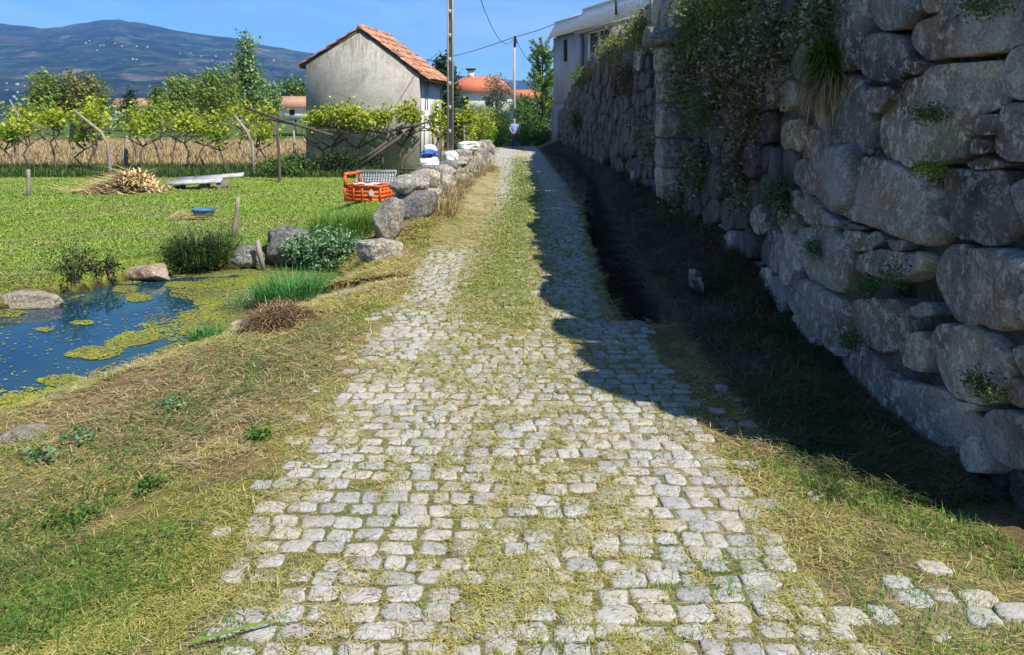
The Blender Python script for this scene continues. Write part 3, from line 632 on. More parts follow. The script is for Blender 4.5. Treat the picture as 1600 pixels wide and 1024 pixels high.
for i,p in enumerate(TRW):
    mb=MB(); a=np.array(p); sz=math.sqrt(np.ptp(a[:,0])*np.ptp(a[:,1]))
    # grow foreshortened outline slightly so that joints stay narrow
    stone(mb,p,48,(1.0,.988,.965,.93,.87,.78,.66,.52,.36,.18),min(.085,.14*sz+.02),i*3.1+1,0,2,.03,wface); big.append((sz,mb))
def intraced(s_,z):
    for a,(s0_,s1_,z0_,z1_) in zip(TRB,TRBB):
        if s_<s0_ or s_>s1_ or z<z0_ or z>z1_: continue
        if polysd(a,np.array([s_]),np.array([z]))[0]<.035: return True
    return False
TRB=[np.array(p) for p in TRW]; TRBB=[(a[:,0].min()-.04,a[:,0].max()+.04,a[:,1].min()-.04,a[:,1].max()+.04) for a in TRB]
_zs=np.linspace(2.5,44,160); _zb=zg(xw(_zs)-.05,_zs,False)-.12
zbot=lambda s_: float(np.interp(s_,_zs,_zb))
pts=poisson(2.87,5.6,zbot,lambda s_:wtop(s_)-.05,.22,1.25,1.3,intraced)
# dense fence of points around traced stones so cells do not run under them
cells=voronoi(np.array(pts),.012,1.25)
rub=MB(); mid=[]
for i,p in cells:
    a=np.array([(max(q[0],2.84),q[1]) for q in p]); p=a
    if np.ptp(a[:,0])<.05: continue
    stone(rub,p,16,(1.0,.95,.82,.6,.3),.09,i*1.7+200,.085 if a[:,0].mean()<4.9 else .05,1,.015,wface)
pts=poisson(5.4,14,zbot,lambda s_:wtop(s_)-.03,.24,1.35,1.5)
for i,p in voronoi(np.array(pts),.014,1.35):
    a=np.array(p); sz=math.sqrt(np.ptp(a[:,0])*np.ptp(a[:,1])); mb=MB()
    stone(mb,p,20,(1.0,.97,.9,.78,.55,.28),.045+.12*sz*random.random(),i*2.3+500,random.uniform(-.05,.05),1,.02,wface); mid.append((sz/a[:,0].mean(),mb))
pts=poisson(13.8,43,zbot,lambda s_:wtop(s_)-.03,.32,1.25,1.2)
for i,p in voronoi(np.array(pts),.018,1.25):
    stone(rub,p,12,(1.0,.93,.75,.4),random.uniform(.06,.15),i*2.9+900,random.uniform(-.05,.06),1,.02,wface)
mid.sort(key=lambda t:-t[0]); nb_=99-len(big)
for _,mb in big+mid[:nb_]: mb.obj('boulder',M['wallstone'],wall,True)
for _,mb in mid[nb_:]: rub.add(np.vstack(mb.V),np.vstack(mb.T)-0,np.vstack(mb.Q))
o=rub.obj('rubble',M['wallrubble'],wall,True); o['kind']='stuff'
# earth bank retained by the wall
mb=MB(); S=list(np.arange(2.89,43,.6)); 
prof=[]
for s_ in S:
    x0=float(xw(s_,0))+.13; x1=float(xw(s_,float(wtop(s_))))+.15; t=float(wtop(s_))
    prof.append([(x0,s_,-.4),(x1,s_,t-.12),(x1+.25,s_,t+.02),(x1+3.,s_,t+.1),(14,s_,t+.1),(14,s_,-.4)])
V=np.array(prof).reshape(-1,3); Q=[];k=6
for i in range(len(S)-1):
    for j in range(k-1): Q.append((i*k+j,i*k+j+1,(i+1)*k+j+1,(i+1)*k+j))
Q+=[(0,1,2,3),(0,3,4,5)]; e=(len(S)-1)*k; Q+=[(e,e+3,e+2,e+1),(e,e+5,e+4,e+3)]
struct(mb.add(V,None,Q).obj('terrace',M['earth']))

# squared pier set in the wall, with a pale domed cap
pier=empty('stone_pier',(0,0,0),'squared stone pier with a pale rounded cap built into the tall wall','pier')
yP=10.0; xP=float(xw(yP,1.5))-.34
zz=.55
for i,h in enumerate([.42,.38,.46,.40,.34]):
    mb=MB(); w=.52+random.uniform(-.03,.03)
    pl=[(yP-w/2,zz+.01),(yP+w/2,zz+.01),(yP+w/2,zz+h-.012),(yP-w/2,zz+h-.012)]
    stone(mb,pl,28,(1.0,.985,.95,.85,.6,.3),.06,i*7.7+60,0,1,.012,lambda s,z,d:(xP+.05-d,s,z))
    mb.box((xP+.28,yP,zz+h/2),(.42,w*.94,h*.97)); mb.obj('block',M['wallstone'],pier,True); zz+=h
mb=MB(); cap=[(yP-.36,zz+.02),(yP+.36,zz+.02)]+[(yP+.36*math.cos(t),zz+.07+.20*math.sin(t)) for t in np.linspace(.1,math.pi-.1,9)]
mb.prism(cap,xP-.10,xP+.30,'x'); mb.obj('cap',M['palestone'],pier)

# ------------------------------------------------------------------ loose rocks
def rock(mb,c,size,seed,rz=0,boxy=3.2,amp=.18,n=10,tilt=0):
    g=np.linspace(-1,1,n); A,B=np.meshgrid(g,g); F_=[]
    one=np.ones_like(A)
    for f in ((A,B,one),(B,A,-one),(one,A,B),(-one,B,A),(B,one,A),(A,-one,B)): F_.append(np.stack(f,-1).reshape(-1,3))
    V=np.vstack(F_); V=V/(np.sum(np.abs(V)**boxy,1)**(1/boxy))[:,None]
    dsp=1+amp*2*(fbm(V[:,0]*1.3+seed,V[:,1]*1.3,V[:,2]*1.3+seed*.7,81,3)-.5)+amp*.9*(fbm(V[:,0]*4+seed,V[:,1]*4,V[:,2]*4,82,4)-.5)
    rr_=np.random.default_rng(int(seed*10)+5)
    for _ in range(9):
        nv=rr_.normal(0,1,3); nv/=np.linalg.norm(nv); of=rr_.uniform(.62,.95)*(1.08 if boxy>3 else 1.0); V=V-np.maximum(0,V@nv-of)[:,None]*nv*.85
    V=V*dsp[:,None]*np.array(size)/2; V=rot(V,0,tilt,rz)+np.array(c)
    q=[]
    for k in range(6):
        for i in range(n-1):
            for j in range(n-1): a=k*n*n+i*n+j; q.append((a,a+1,a+n+1,a+n))
    mb.add(V,None,q); return mb
# weld seams so that shading stays smooth
def robj(mb,name,mat,parent=None):
    o=mb.obj(name,mat,parent,True)
    import bmesh
    bm=bmesh.new(); bm.from_mesh(o.data); bmesh.ops.remove_doubles(bm,verts=bm.verts,dist=1e-4); bmesh.ops.recalc_face_normals(bm,faces=bm.faces)
    for f in bm.faces:f.smooth=True
    bm.to_mesh(o.data); bm.free(); return o
low=empty('low_stone_wall',(0,0,0),'low tumbled pale dry stone wall on the left edge of the lane','wall')
def lowx(y): return float(np.interp(y,[9.5,12,16,20,24,27],[-1.42,-1.52,-1.55,-1.42,-1.1,-.82]))
y=10.9;k=0
rock_specs=[]
while y<27:
    w=random.uniform(.35,.7)
    htot=float(np.interp(y,[10,13,15,20,21.5,24,27],[.62,.58,.44,.44,.78,.85,.8]))*random.uniform(.85,1.12)
    base=float(zg(lowx(y)+.25,y))-.05; h1=htot*random.uniform(.5,.75)
    rock_specs.append((lowx(y)-.05,y+w/2,base+h1/2,.75,w*1.02,h1*1.05))
    if random.random()<.9:
        nn=1 if w<.6 else 2
        for j in range(nn):
            ww=w/nn*random.uniform(.8,1.05); hh=(htot-h1)*random.uniform(.85,1.25)
            rock_specs.append((lowx(y)+random.uniform(-.12,.06),y+w*(j+.5)/nn,base+h1+hh/2-.03,.5,ww,hh+.05))
    y+=w*.98
for i,(x,yy,z,a,b,c) in enumerate(rock_specs): robj(rock(MB(),(x,yy,z),(a,b*1.06,c*1.08),i*5.3+3,random.uniform(-.15,.15),5.0,.16,10),'boulder',M['palestone'],low)
for i in range(26):
    yy=random.uniform(12,26.5); x=lowx(yy)+random.uniform(.2,.5); s_=random.uniform(.1,.28)
    robj(rock(MB(),(x,yy,float(zg(x,yy))+s_*.3),(s_,s_*1.2,s_*.8),i*3.3+400,random.uniform(0,3),2.6,.25,6),'rubble_stone',M['palestone'],low)
def single(name,u0,u1,v0,v1,z,label,cat,seed,depth=.5,boxy=3.0,mat='palestone',tilt=0,amp=.2,rz=0,group=None):
    Y=(H-z)*F/(v1-V0); xa,xb=(u0-800)/F*Y,(u1-800)/F*Y; h=(v1-v0)/F*Y
    Y+=depth*.3
    o=robj(rock(MB(),(0,0,h/2-.04),((xb-xa)*1.03,depth,h+.10),seed,rz,boxy,amp,18,tilt),name,M[mat]); o.location=((xa+xb)/2,Y,z); return tag(o,label,cat,group)
single('upright_stone',579,624,310,372,.05,'upright grey block stone at the near end of the low wall','stone',3,.45,6,tilt=0.04,amp=.13)
single('stone_slab',558,626,376,402,.0,'flat pale slab lying in front of the upright grey block','stone',9,.34,5,amp=.12,rz=.12)
single('boulder',409,479,357,417,-.33,'large pale rounded boulder at the far corner of the pond','boulder',14,.55,2.7,'palestone',0,.2)
single('stone_block',354,412,387,419,-.33,'squat stone block left of the large pale boulder by the pond','stone',21,.4,3.5)
def flat(name,u,v,z,w,d,h,label,seed,rz=0,mat='palestone'):
    Y=(H-z)*F/(v-V0); o=robj(rock(MB(),(0,0,h*.5-.04),(w,d,h+.08),seed,rz,4.5,.14,16),name,M[mat]); o.location=((u-800)/F*Y,Y,z); tag(o,label,'stone')
flat('kerb_stone',230,434,-.33,.62,.30,.17,'long low kerb stone on the far pond edge left of the dark tussock',33,-.3,'kerbstone')
flat('kerb_stone',30,478,-.36,.95,.34,.16,'broad brownish kerb stone on the far pond bank at left edge of photo',38,-.12,'kerbstone')
single('stone',60,104,617,645,-.30,'small dark stone at the near pond edge beside yellow algae','stone',44,.22,2.6,'wallrubble')
single('stone',133,150,583,600,-.30,'tiny grey stone poking out of the near pond edge','stone',47,.1,2.6,'wallrubble')
flat('flat_stone',34,682,-.12,.32,.2,.04,'flat grey green stone half buried in cut grass at left edge',52,.2,'kerbstone')
flat('kerb_stone',545,462,-.10,.34,.2,.06,'pale half buried kerb stone at right end of the pond',57,.5)
flat('kerb_stone',520,492,-.10,.5,.18,.06,'flat pale stone between the green reeds and the lane',59,.35)
flat('kerb_stone',380,513,-.30,.24,.12,.07,'narrow pale stone at the near pond edge left of the brown hay heap',61,.2)
flat('flat_stone',990,515,.0,.34,.42,.03,'flat bluish stone slab at the near mouth of the ditch',64,.15)
single('stone',1080,1104,426,444,.22,'bluish fallen stone lying on the shaded bank beside the tall wall','stone',68,.26,3.2,'wallstone')
# ================================================================== foliage helpers
def leaves(c,s_,n,ls,aspect=.6,outward=None,droop=0):
    """n diamond leaves gaussian around c (k,3) with spread s_"""
    c=np.atleast_2d(c); k=len(c); pos=np.repeat(c,n,0)+rng.normal(0,1,(k*n,3))*np.asarray(s_)
    return leafquads(pos,ls,aspect,droop)
def leafquads(pos,ls,aspect=.6,droop=0,axis=None):
    m_=len(pos); nrm=rng.normal(0,1,(m_,3)); nrm[:,2]=np.abs(nrm[:,2])+.35; nrm/=np.linalg.norm(nrm,axis=1,keepdims=True)
    if axis is None: ax=rng.normal(0,1,(m_,3)); ax[:,2]-=droop
    else: ax=axis+rng.normal(0,.35,(m_,3))
    ax-=nrm*np.sum(ax*nrm,1,keepdims=True); ax/=np.linalg.norm(ax,axis=1,keepdims=True)+1e-9
    b=np.cross(nrm,ax); l=(ls*rng.uniform(.55,1.35,m_))[:,None]
    V=np.stack([pos-ax*l*.5,pos+b*l*aspect*.5+nrm*l*.08,pos+ax*l*.5-nrm*l*.06,pos-b*l*aspect*.5+nrm*l*.08],1).reshape(-1,3)
    return V,None,(np.arange(m_)[:,None]*4+[0,1,2,3])
def crownpts(c,r,n,power=.45,seed=0,lump=.35):
    d=rng.normal(0,1,(n,3)); d/=np.linalg.norm(d,axis=1,keepdims=True)
    k=1+lump*2*(fbm(d[:,0]*1.6+seed,d[:,1]*1.6,d[:,2]*1.6+seed,91,3)-.5)
    return np.array(c)+d*(rng.random(n)**power*k)[:,None]*np.array(r)
def tree(name,label,cat,base,blobs,mat,ncl,nl,ls,spread,trunk=.12,group=None,bark='palebark',aspect=.55,droop=0,axis=None,lean=(0,0)):
    """blobs: list of (offset xyz, radii xyz) relative to the base"""
    t=empty(name,base,label,cat,group); tot=sum(np.prod(b[1])**.67 for b in blobs); mb=MB(); tb=MB()
    top=max(b[0][2] for b in blobs)
    tb.tube([(0,0,-.2),(lean[0]*.3,lean[1]*.3,top*.3),(lean[0]*.7,lean[1]*.7,top*.65),(lean[0],lean[1],top)],[trunk,trunk*.8,trunk*.55,trunk*.2],8)
    for i,(o,r) in enumerate(blobs):
        k=max(6,int(ncl*np.prod(r)**.67/tot)); c=crownpts(o,r,k,.45,i*3+len(label))
        a_=None if axis is None else np.broadcast_to(np.array(axis,float),(k*nl,3))
        pos=np.repeat(c,nl,0)+rng.normal(0,1,(k*nl,3))*spread
        mb.add(*leafquads(pos,ls,aspect,droop,a_))
        for q in c[:max(3,k//12)]:
            h=min(max(.25*top,q[2]-.55*abs(q[2]-.2*top)),top); p0=np.array([lean[0]*h/top,lean[1]*h/top,h]); mid_=(p0+q)/2+np.array([0,0,.06*top])*.3
            tb.tube([p0,mid_,q],[trunk*.35,trunk*.22,trunk*.08],5,False)
    tb.obj('trunk',M[bark],t,True); mb.obj('crown',L[mat],t); return t
def bushes(name,label,cat,loc,r,mat,ncl,nl,ls,spread,group=None,aspect=.6,droop=0,stem=True):
    t=empty(name,loc,label,cat,group); c=crownpts((0,0,r[2]*.75),r,ncl,.5,len(label))
    c[:,2]=np.maximum(c[:,2],.02); MB().add(*leaves(c,spread,nl,ls,aspect,None,droop)).obj('foliage',L[mat],t)
    sb=MB()
    for q in c[:max(4,ncl//8)]: sb.tube([(q[0]*.1,q[1]*.1,-.05),(q[0]*.5,q[1]*.5,q[2]*.6),q],[.018,.012,.005],4,False)
    sb.obj('stem',M['bark'],t); return t
def tussock(name,label,loc,rad,n,length,width,mat,cat='grass tuft',group=None,low_=.5,curl=1.0):
    a=rng.uniform(0,6.283,n); r=rad*np.sqrt(rng.random(n)); p=np.stack([r*np.cos(a),r*np.sin(a),np.zeros(n)-.01],-1)
    o=MB().add(*blades(p,length*rng.uniform(.5,1.15,n),width*rng.uniform(.6,1.3,n),rng.uniform(low_,1.5,n),a+rng.normal(0,.8,n),curl)).obj(name,L[mat]); o.location=loc; return tag(o,label,cat,group)
def at(u,v,z=None,Y=None):
    """ground point under photo pixel"""
    if z is None:
        zz=-.1
        for _ in range(8): Yy=(H-zz)*F/(v-V0); zz=float(zg((u-800)/F*Yy,Yy))
        return ((u-800)/F*Yy,Yy,zz)
    Yy=(H-z)*F/(v-V0); return ((u-800)/F*Yy,Yy,z)

# ------------------------------------------------------------------ pond-side plants and things
tussock('grass_tussock','dark green spiky tussock on the far pond edge beside the leaning stake',(-4.0,9.75,-.25),.33,900,.62,.011,'darkgrass',low_=.7)
bushes('pond_weed','dark leafy weed at the foot of the spiky tussock over the water','plant',(-4.05,9.6,-.33),(.42,.22,.22),'dark',70,10,.06,.06)
tussock('reed_clump','fresh bright green reed clump growing in the right end of the pond',(-2.25,7.85,-.35),.36,1500,.42,.012,'reed','reed',None,.8,.6)
tussock('reed_clump','small low green sedge tuft at near pond edge beside the brown hay heap',(-2.72,6.75,-.33),.14,260,.16,.009,'reed','reed',None,.4,.9)
tussock('reed_clump','sparse grey green sedge reaching over algae left of the bright reeds',(-2.72,7.95,-.36),.28,260,.26,.008,'nettle','reed',None,.3,.9)
bushes('nettle_bush','pale green nettle patch right of the large pale boulder','nettle',(-2.38,9.8,-.30),(.55,.30,.27),'nettle',420,10,.05,.04,None,.5)
tussock('tall_grass','tall green grass clump between the nettles and the upright block',(-2.35,11.0,-.1),.55,1300,.48,.010,'green','grass tuft',None,.8,.6)
tussock('tall_grass','dark green grass at foot of the flat slab',(-2.1,10.1,-.2),.35,700,.36,.010,'darkgrass','grass tuft',None,.7,.8)
def weed(u,v,z,h,n,label,mat='darkgrass',twig=True):
    loc=at(u,v,z); t=empty('weed_clump',loc,label,'weed'); mb=MB(); sb=MB()
    for i in range(n):
        a=random.uniform(0,6.28); r=random.uniform(.03,.3); l=h*random.uniform(.5,1.1); p=[(0.3*r*math.cos(a),.3*r*math.sin(a),-.03),(r*.7*math.cos(a),r*.5*math.sin(a),l*.55),(r*1.4*math.cos(a),r*math.sin(a),l)]
        sb.tube(p,[.006,.005,.002],4,False); c=np.array([np.array(p[1])*(1-k)+np.array(p[2])*k for k in (0,.4,.8)]); mb.add(*leaves(c,.03,7,.045,.5))
    sb.obj('stem',M['bark'],t); mb.obj('foliage',L[mat],t)
weed(110,450,-.30,.48,16,'scraggly dark weed with bare twigs behind the broad brownish kerb stone')
weed(165,438,-.30,.34,16,'dense dark green weed between the two far kerb stones','dark')
def hayheap(lab,loc,size,n,seed):
    t=empty('hay_heap',loc,lab,'hay heap'); robj(rock(MB(),(0,0,size[2]*.2),(size[0]*.6,size[1]*.6,size[2]*.6),seed,0,2.2,.3,12),'core',M['earth'],t)
    d=rng.normal(0,1,(n,3)); d[:,2]=np.abs(d[:,2]); d/=np.linalg.norm(d,axis=1,keepdims=True); p=d*np.array(size)*.5*rng.uniform(.75,1.15,(n,1))*(.7+.6*fbm(d[:,0]*2+seed,d[:,1]*2,d[:,2]*2,5))[:,None]
    MB().add(*blades(p,rng.uniform(.06,.2,n),rng.uniform(.004,.008,n),rng.uniform(-.5,.7,n),rng.uniform(0,6.283,n),.5)).obj('stalks',L['brownhay'],t)
hayheap('brown heap of dry hay with a dark hollow beside the reeds',(-1.93,6.35,-.12),(.60,.42,.30),2600,71)
for i,(u,v,lab) in enumerate([(125,690,'broad leaved green weed lying in the cut grass at lower left'),(240,765,'bright green leafy sprig on the mown verge below the matted hay'),(265,640,'small green sprout in the middle of the brown matted hay'),(405,690,'little green sprout beside the lane below the small hay heap'),(60,720,'wilted leafy weed among clippings near the left edge'),(115,815,'dark green leafy patch near the lower left corner')]):
    loc=at(u,v); t=bushes('leafy_weed',lab,'weed',loc,(.13,.09,.03) if i in(0,4,5) else (.08,.06,.03),'bush' if i%2 else 'nettle',22,7,.028,.02)
for i in range(5):
    x,yv=[(-2.45,3.9),(-1.55,3.6),(-2.0,4.3),(-1.25,3.0),(-2.7,4.4),(-.4,2.45),(.5,2.6)][i]; a=random.uniform(-.4,.4); l=random.uniform(.06,.12)
    z=float(zg(x,yv))+.02; o=MB().tube([(-l*math.cos(a),-l*math.sin(a),0),(0,0,.012),(l*math.cos(a+.2),l*math.sin(a+.2),0)],[.003,.004,.002],5).obj('twig',M['palebark' if i%2 else 'bark']); o.location=(x,yv,z)
    tag(o,['dry twig on the clippings nearest the flat grey green stone','thin dry twig on the verge halfway between lane edge and matted hay','dry twig lying across the matted brown hay','short twig at the left edge of the setts','dry twig near the dark stone at the pond edge','dry twig on the setts left of the lane centre','dry twig on the setts right of the lane centre'][i],'twig')
# long cut blade in the foreground
o=MB().add(*blades(np.array([[0,0,0.]]),np.array([.33]),np.array([.017]),np.array([.06]),np.array([.35]),.05)).obj('cut_blade',L['bright']); x,yv,z=at(300,1018); o.location=(x,yv,z+.03); tag(o,'long single green cut blade lying on setts at the bottom left of lane','leaf')
def petal(u,v,mat,lab,s_=.012):
    x,yv,z=at(u,v); o=MB(); V,T,Q=leafquads(np.array([[0,0,.0],[.3*s_,.5*s_,.002],[-.4*s_,.3*s_,.003]]),s_*1.5,.7); o.add(V,T,Q); o=o.obj('petal',mat); o.location=(x,yv,z+.032); tag(o,lab,'petal')
petal(811,717,M['orange'],'tiny red petal lying on the setts in the lane middle')
petal(256,712,M['whitebag'],'tiny white scrap on the mown left verge',.014)

# stakes, basin, plank
def stake(u,v0,v1,z,rad,lab,lean=.0,mat='wood'):
    x,Y,z=at(u,v1,z); h=(v1-v0)/F*Y
    o=MB().tube([(0,0,-.1),(lean*.35*h,.0,h*.35),(lean*.75*h+.01,0,h*.7),(lean*h,0,h)],[rad*1.05,rad,rad*.92,rad*.85],7).obj('wooden_stake',M[mat],None,True); o.location=(x,Y,z); tag(o,lab,'stake')
stake(364,308,374,-.13,.035,'leaning grey wooden stake on the lawn left of the pale boulder',.12)
stake(45,265,307,-.2,.045,'pale upright wooden stake on the lawn left of the straw heap',-.03,'wood')
x,Y,z=at(409,420,-.33); t=MB().box((0,0,.17),(.06,.028,.42),0,.0,-.22).obj('plank',M['wood']); t.location=(x,Y-.05,z); tag(t,'narrow grey plank leaning between the stone block and pale boulder','plank')
x,Y,z=at(318,340,None); t=empty('basin',(x,Y,z),'small blue plastic basin lying on the lawn','basin')
n=24; V=[];Q=[]
for k,(r,h) in enumerate([(.0,.01),(.13,.01),(.15,.05),(.185,.14),(.205,.145),(.205,.13),(.19,.128),(.145,.0),(.0,.0)]):
    for j in range(n): V.append((r*math.cos(j*2*math.pi/n),r*.9*math.sin(j*2*math.pi/n),h))
    if k:
        for j in range(n): Q.append(((k-1)*n+j,(k-1)*n+(j+1)%n,k*n+(j+1)%n,k*n+j))
MB().add(V,None,Q).obj('bowl',M['blue'],t,True)
rim=MB(); rim.tube([(.2*math.cos(a),.18*math.sin(a),.146) for a in np.linspace(0,2*math.pi,25)],.008,6,False); rim.obj('rim',M['blue'],t,True)
x,Y,z=at(285,342); o=MB().add(*blades(np.stack([rng.uniform(-.32,.32,160),rng.uniform(-.25,.25,160),np.full(160,.02)],-1),rng.uniform(.15,.5,160),rng.uniform(.012,.02,160),rng.uniform(0,.5,160),rng.uniform(-.3,.9,160),.3)).obj('straw_wisp',M['straw']); o.location=(x,Y,z); tag(o,'wisp of pale straw lying beside the blue basin','straw')
# straw heap of cut stalks
x,Y,z=at(190,300); t=empty('straw_heap',(x,Y,z),'heap of pale dry maize stalks on the lawn before the vines','straw heap')
n=1500; a=rng.normal(3.05,.45,n); px=rng.normal(.1,.42,n); py=rng.normal(0,.35,n); hz=.50*np.exp(-((px-.25)/.5)**2-(py/.5)**2)
MB().add(*blades(np.stack([px,py,hz*rng.uniform(.2,1,n)],-1),rng.uniform(.3,.95,n),rng.uniform(.018,.04,n),rng.uniform(-.35,.35,n),a,.25)).obj('stalks',M['straw'],t)
n=500; px=rng.normal(.35,.28,n); py=rng.normal(0,.3,n)
MB().add(*blades(np.stack([px,py,.42*np.exp(-((px-.35)/.35)**2)*rng.uniform(.4,1.15,n)],-1),rng.uniform(.1,.35,n),rng.uniform(.03,.06,n),rng.uniform(-.2,1.2,n),rng.uniform(0,6.28,n),.8)).obj('dry_leaves',M['straw'],t)
robj(rock(MB(),(.22,0,.12),(1.0,.8,.5),75,0,2.0,.2,14),'heap_core',M['hayheap'],t)
# weathered panels resting low on stones
x,Y,z=at(312,296); t=empty('board_stack',(x,Y,z),'weathered white boards resting flat on low blocks before the vineyard','boards')
for i,(ox,oy,w,d,rz,zz,ry) in enumerate([(-.05,.1,1.15,.62,.16,.22,-.05),(.38,.25,1.2,.28,.24,.29,-.07),(-.35,-.05,.8,.35,.05,.19,-.04)]): MB().box((ox,oy,zz),(w,d,.05),rz,.2,ry).obj('board',M['board'],t)
for ox in (-.5,.1,.55): robj(rock(MB(),(ox,.05,.07),(.3,.3,.22),ox*7+80,.3,3,.2,7),'block',M['wallrubble'],t)

# ------------------------------------------------------------------ orange crate, wire rack, bags
cz=float(zg(-2.55,13.4)); t=empty('crate',(-2.53,13.45,cz),'open orange plastic crate with one raised end and a white sheet in it','crate')
t.rotation_euler=(0,0,-.38)
def slatside(p0,p1,h,mb,nb=4):
    p0=np.array(p0,float);p1=np.array(p1,float); d=p1-p0; l=np.linalg.norm(d[:2]); rz=math.atan2(d[1],d[0]); c=(p0+p1)/2
    for k in range(nb): mb.box((c[0],c[1],c[2]+h*(k+.5)/nb),(l,.016,h/nb*.62),rz)
    for f in np.linspace(0,1,5): q=p0+d*f; mb.box((q[0],q[1],q[2]+h/2),(.03,.024,h*1.005),rz)
    mb.box((c[0],c[1],c[2]+h+.012),(l+.03,.04,.03),rz)
A,B_,C_,D_=(-.36,-.24,0),(.36,-.24,0),(.36,.24,0),(-.36,.24,0)
for nm,p,q,h in (('side_panel',A,B_,.27),('side_panel',D_,C_,.27),('end_panel',B_,C_,.27)): mb=MB(); slatside(p,q,h,mb); mb.obj(nm,M['orange'],t)
mb=MB(); slatside(A,D_,.27,mb); 
for yy in (-.24,.24): mb.box((-.36,yy,.36),(.04,.04,.22))
mb.box((-.36,0,.475),(.045,.52,.05)); mb.obj('raised_end',M['orange'],t)
mb=MB(); mb.box((0,0,.012),(.72,.48,.02)); mb.obj('base',M['orange'],t)
mb=MB(); n=16; V=[(0,0,0)]+[(.055*math.cos(k*2*math.pi/n),0,.055*math.sin(k*2*math.pi/n)) for k in range(n)]; V=rot(V)+np.array([.20,-.266,.16]); mb.add(V,[(0,k+1,(k+1)%n+1) for k in range(n)]); mb.obj('round_label',M['white'],t)
gxx,gyy=np.meshgrid(np.linspace(-.22,.24,14),np.linspace(-.16,.18,12)); zz=.26+.09*fbm(gxx*6,gyy*6,0,96)-.25*(gxx**2+gyy**2)
i2=np.arange(gxx.size).reshape(gxx.shape); o=MB().add(np.stack([gxx,gyy,zz],-1).reshape(-1,3),None,np.stack([i2[:-1,:-1],i2[:-1,1:],i2[1:,1:],i2[1:,:-1]],-1).reshape(-1,4)).obj('white_sheet',M['whitebag'],None,True); o.location=(-2.62,13.45,cz); o.rotation_euler=(0,0,-.38); tag(o,'crumpled white sheet lying in the open orange crate','sheet')
# wire rack behind
t=empty('wire_rack',(-2.72,14.9,float(zg(-2.72,14.9))),'grey green wire rack standing behind the orange crate','rack'); t.rotation_euler=(R(-24),0,-.05); t.scale=(.86,.86,.82)
mb=MB(); 
for k in np.linspace(-.44,.44,15): mb.tube([(k,0,.05),(k,0,.62)],.008,5)
for k in np.linspace(.05,.62,9): mb.tube([(-.44,0,k),(.44,0,k)],.008,5)
mb.obj('grid',M['wire'],t); mb=MB(); mb.tube([(-.46,0,0),(-.46,0,.64),(.46,0,.64),(.46,0,0)],.018,6); mb.obj('frame',M['wire'],t)
mb=MB(); mb.box((0,.05,.33),(.86,.012,.54)); mb.obj('panel',M['board'],t)
def blobobj(name,c,size,seed,mat,lab,cat,boxy=2.3,amp=.3):
    o=robj(rock(MB(),(0,0,size[2]/2),size,seed,0,boxy,amp,16),name,M[mat]); o.location=c; tag(o,lab,cat)
zt=.62
blobobj('sack',(-1.95,17.8,.42),(.62,.5,.26),91,'whitebag','flat white sack lying on top of the low wall before the shed','sack',2.6)
blobobj('cloth_bundle',(-1.95,17.75,.62),(.44,.36,.24),95,'bluecloth','bundled blue cloth on top of the white sack','bundle',2.0,.5)
blobobj('sack',(-2.06,19.0,.50),(.34,.3,.42),98,'whitebag','upright white sack behind the blue cloth bundle','sack',3.2,.25)
blobobj('sack',(-1.62,19.6,.40),(.5,.4,.34),101,'whitebag','white sack right of the near utility pole on the low wall','sack',2.6,.3)
blobobj('white_slab',(-1.28,21.6,.55),(.62,.7,.34),105,'whitebag','bleached white slab leaning at the far end of the low wall','slab',3.4,.25)
o=MB().box((0,0,.02),(.72,.12,.035),.1,0,.03).obj('plank',M['darkwood']); o.location=(-2.1,16.4,.45); tag(o,'dark plank lying flat on the low wall below the white sack','plank')
# dry grass on low wall
for i,(yy,dx,lab) in enumerate([(11.5,.3,'dry grass draped over the largest stone of the low wall'),(13.6,.32,'dry grass hanging on the low wall beside the crate'),(16.2,.33,'dry grass on the lane side of the low wall below the sacks'),(19.5,.35,'dry grass at the foot of the near utility pole'),(22.6,.33,'dry grass near the far end of the low wall')]):
    x=lowx(yy)+dx; tussock('dry_grass',lab,(x,yy,float(zg(x,yy))),.42,420,.46,.010,'hay','grass tuft','dry grass tufts along the low wall',.5,1.0)
# ================================================================== farm shed
def rebase(t,loc):
    for c in t.children: c.location=Vector(c.location)-Vector(loc)
    t.location=loc
rebase(wall,(2.1,4,.2)); rebase(pier,(xP,yP,.5)); rebase(low,(-1.5,14,0))
shed=empty('farm_shed',(-6.95,25.48,-.22),'old two storey plastered farm shed with terracotta gable roof behind vines','shed'); shed.rotation_euler=(0,0,R(-9.9))
W,D,ZL,ZR,ZA,XA=3.96,2.8,3.62,3.22,4.70,1.92
prof=[(0,-.2),(W,-.2),(W,ZR),(XA,ZA),(0,ZL)]
MB().prism(prof,0,.25,'y').obj('gable_wall',M['plaster'],shed)
MB().prism(prof,D-.25,D,'y').obj('gable_wall',M['plaster'],shed)
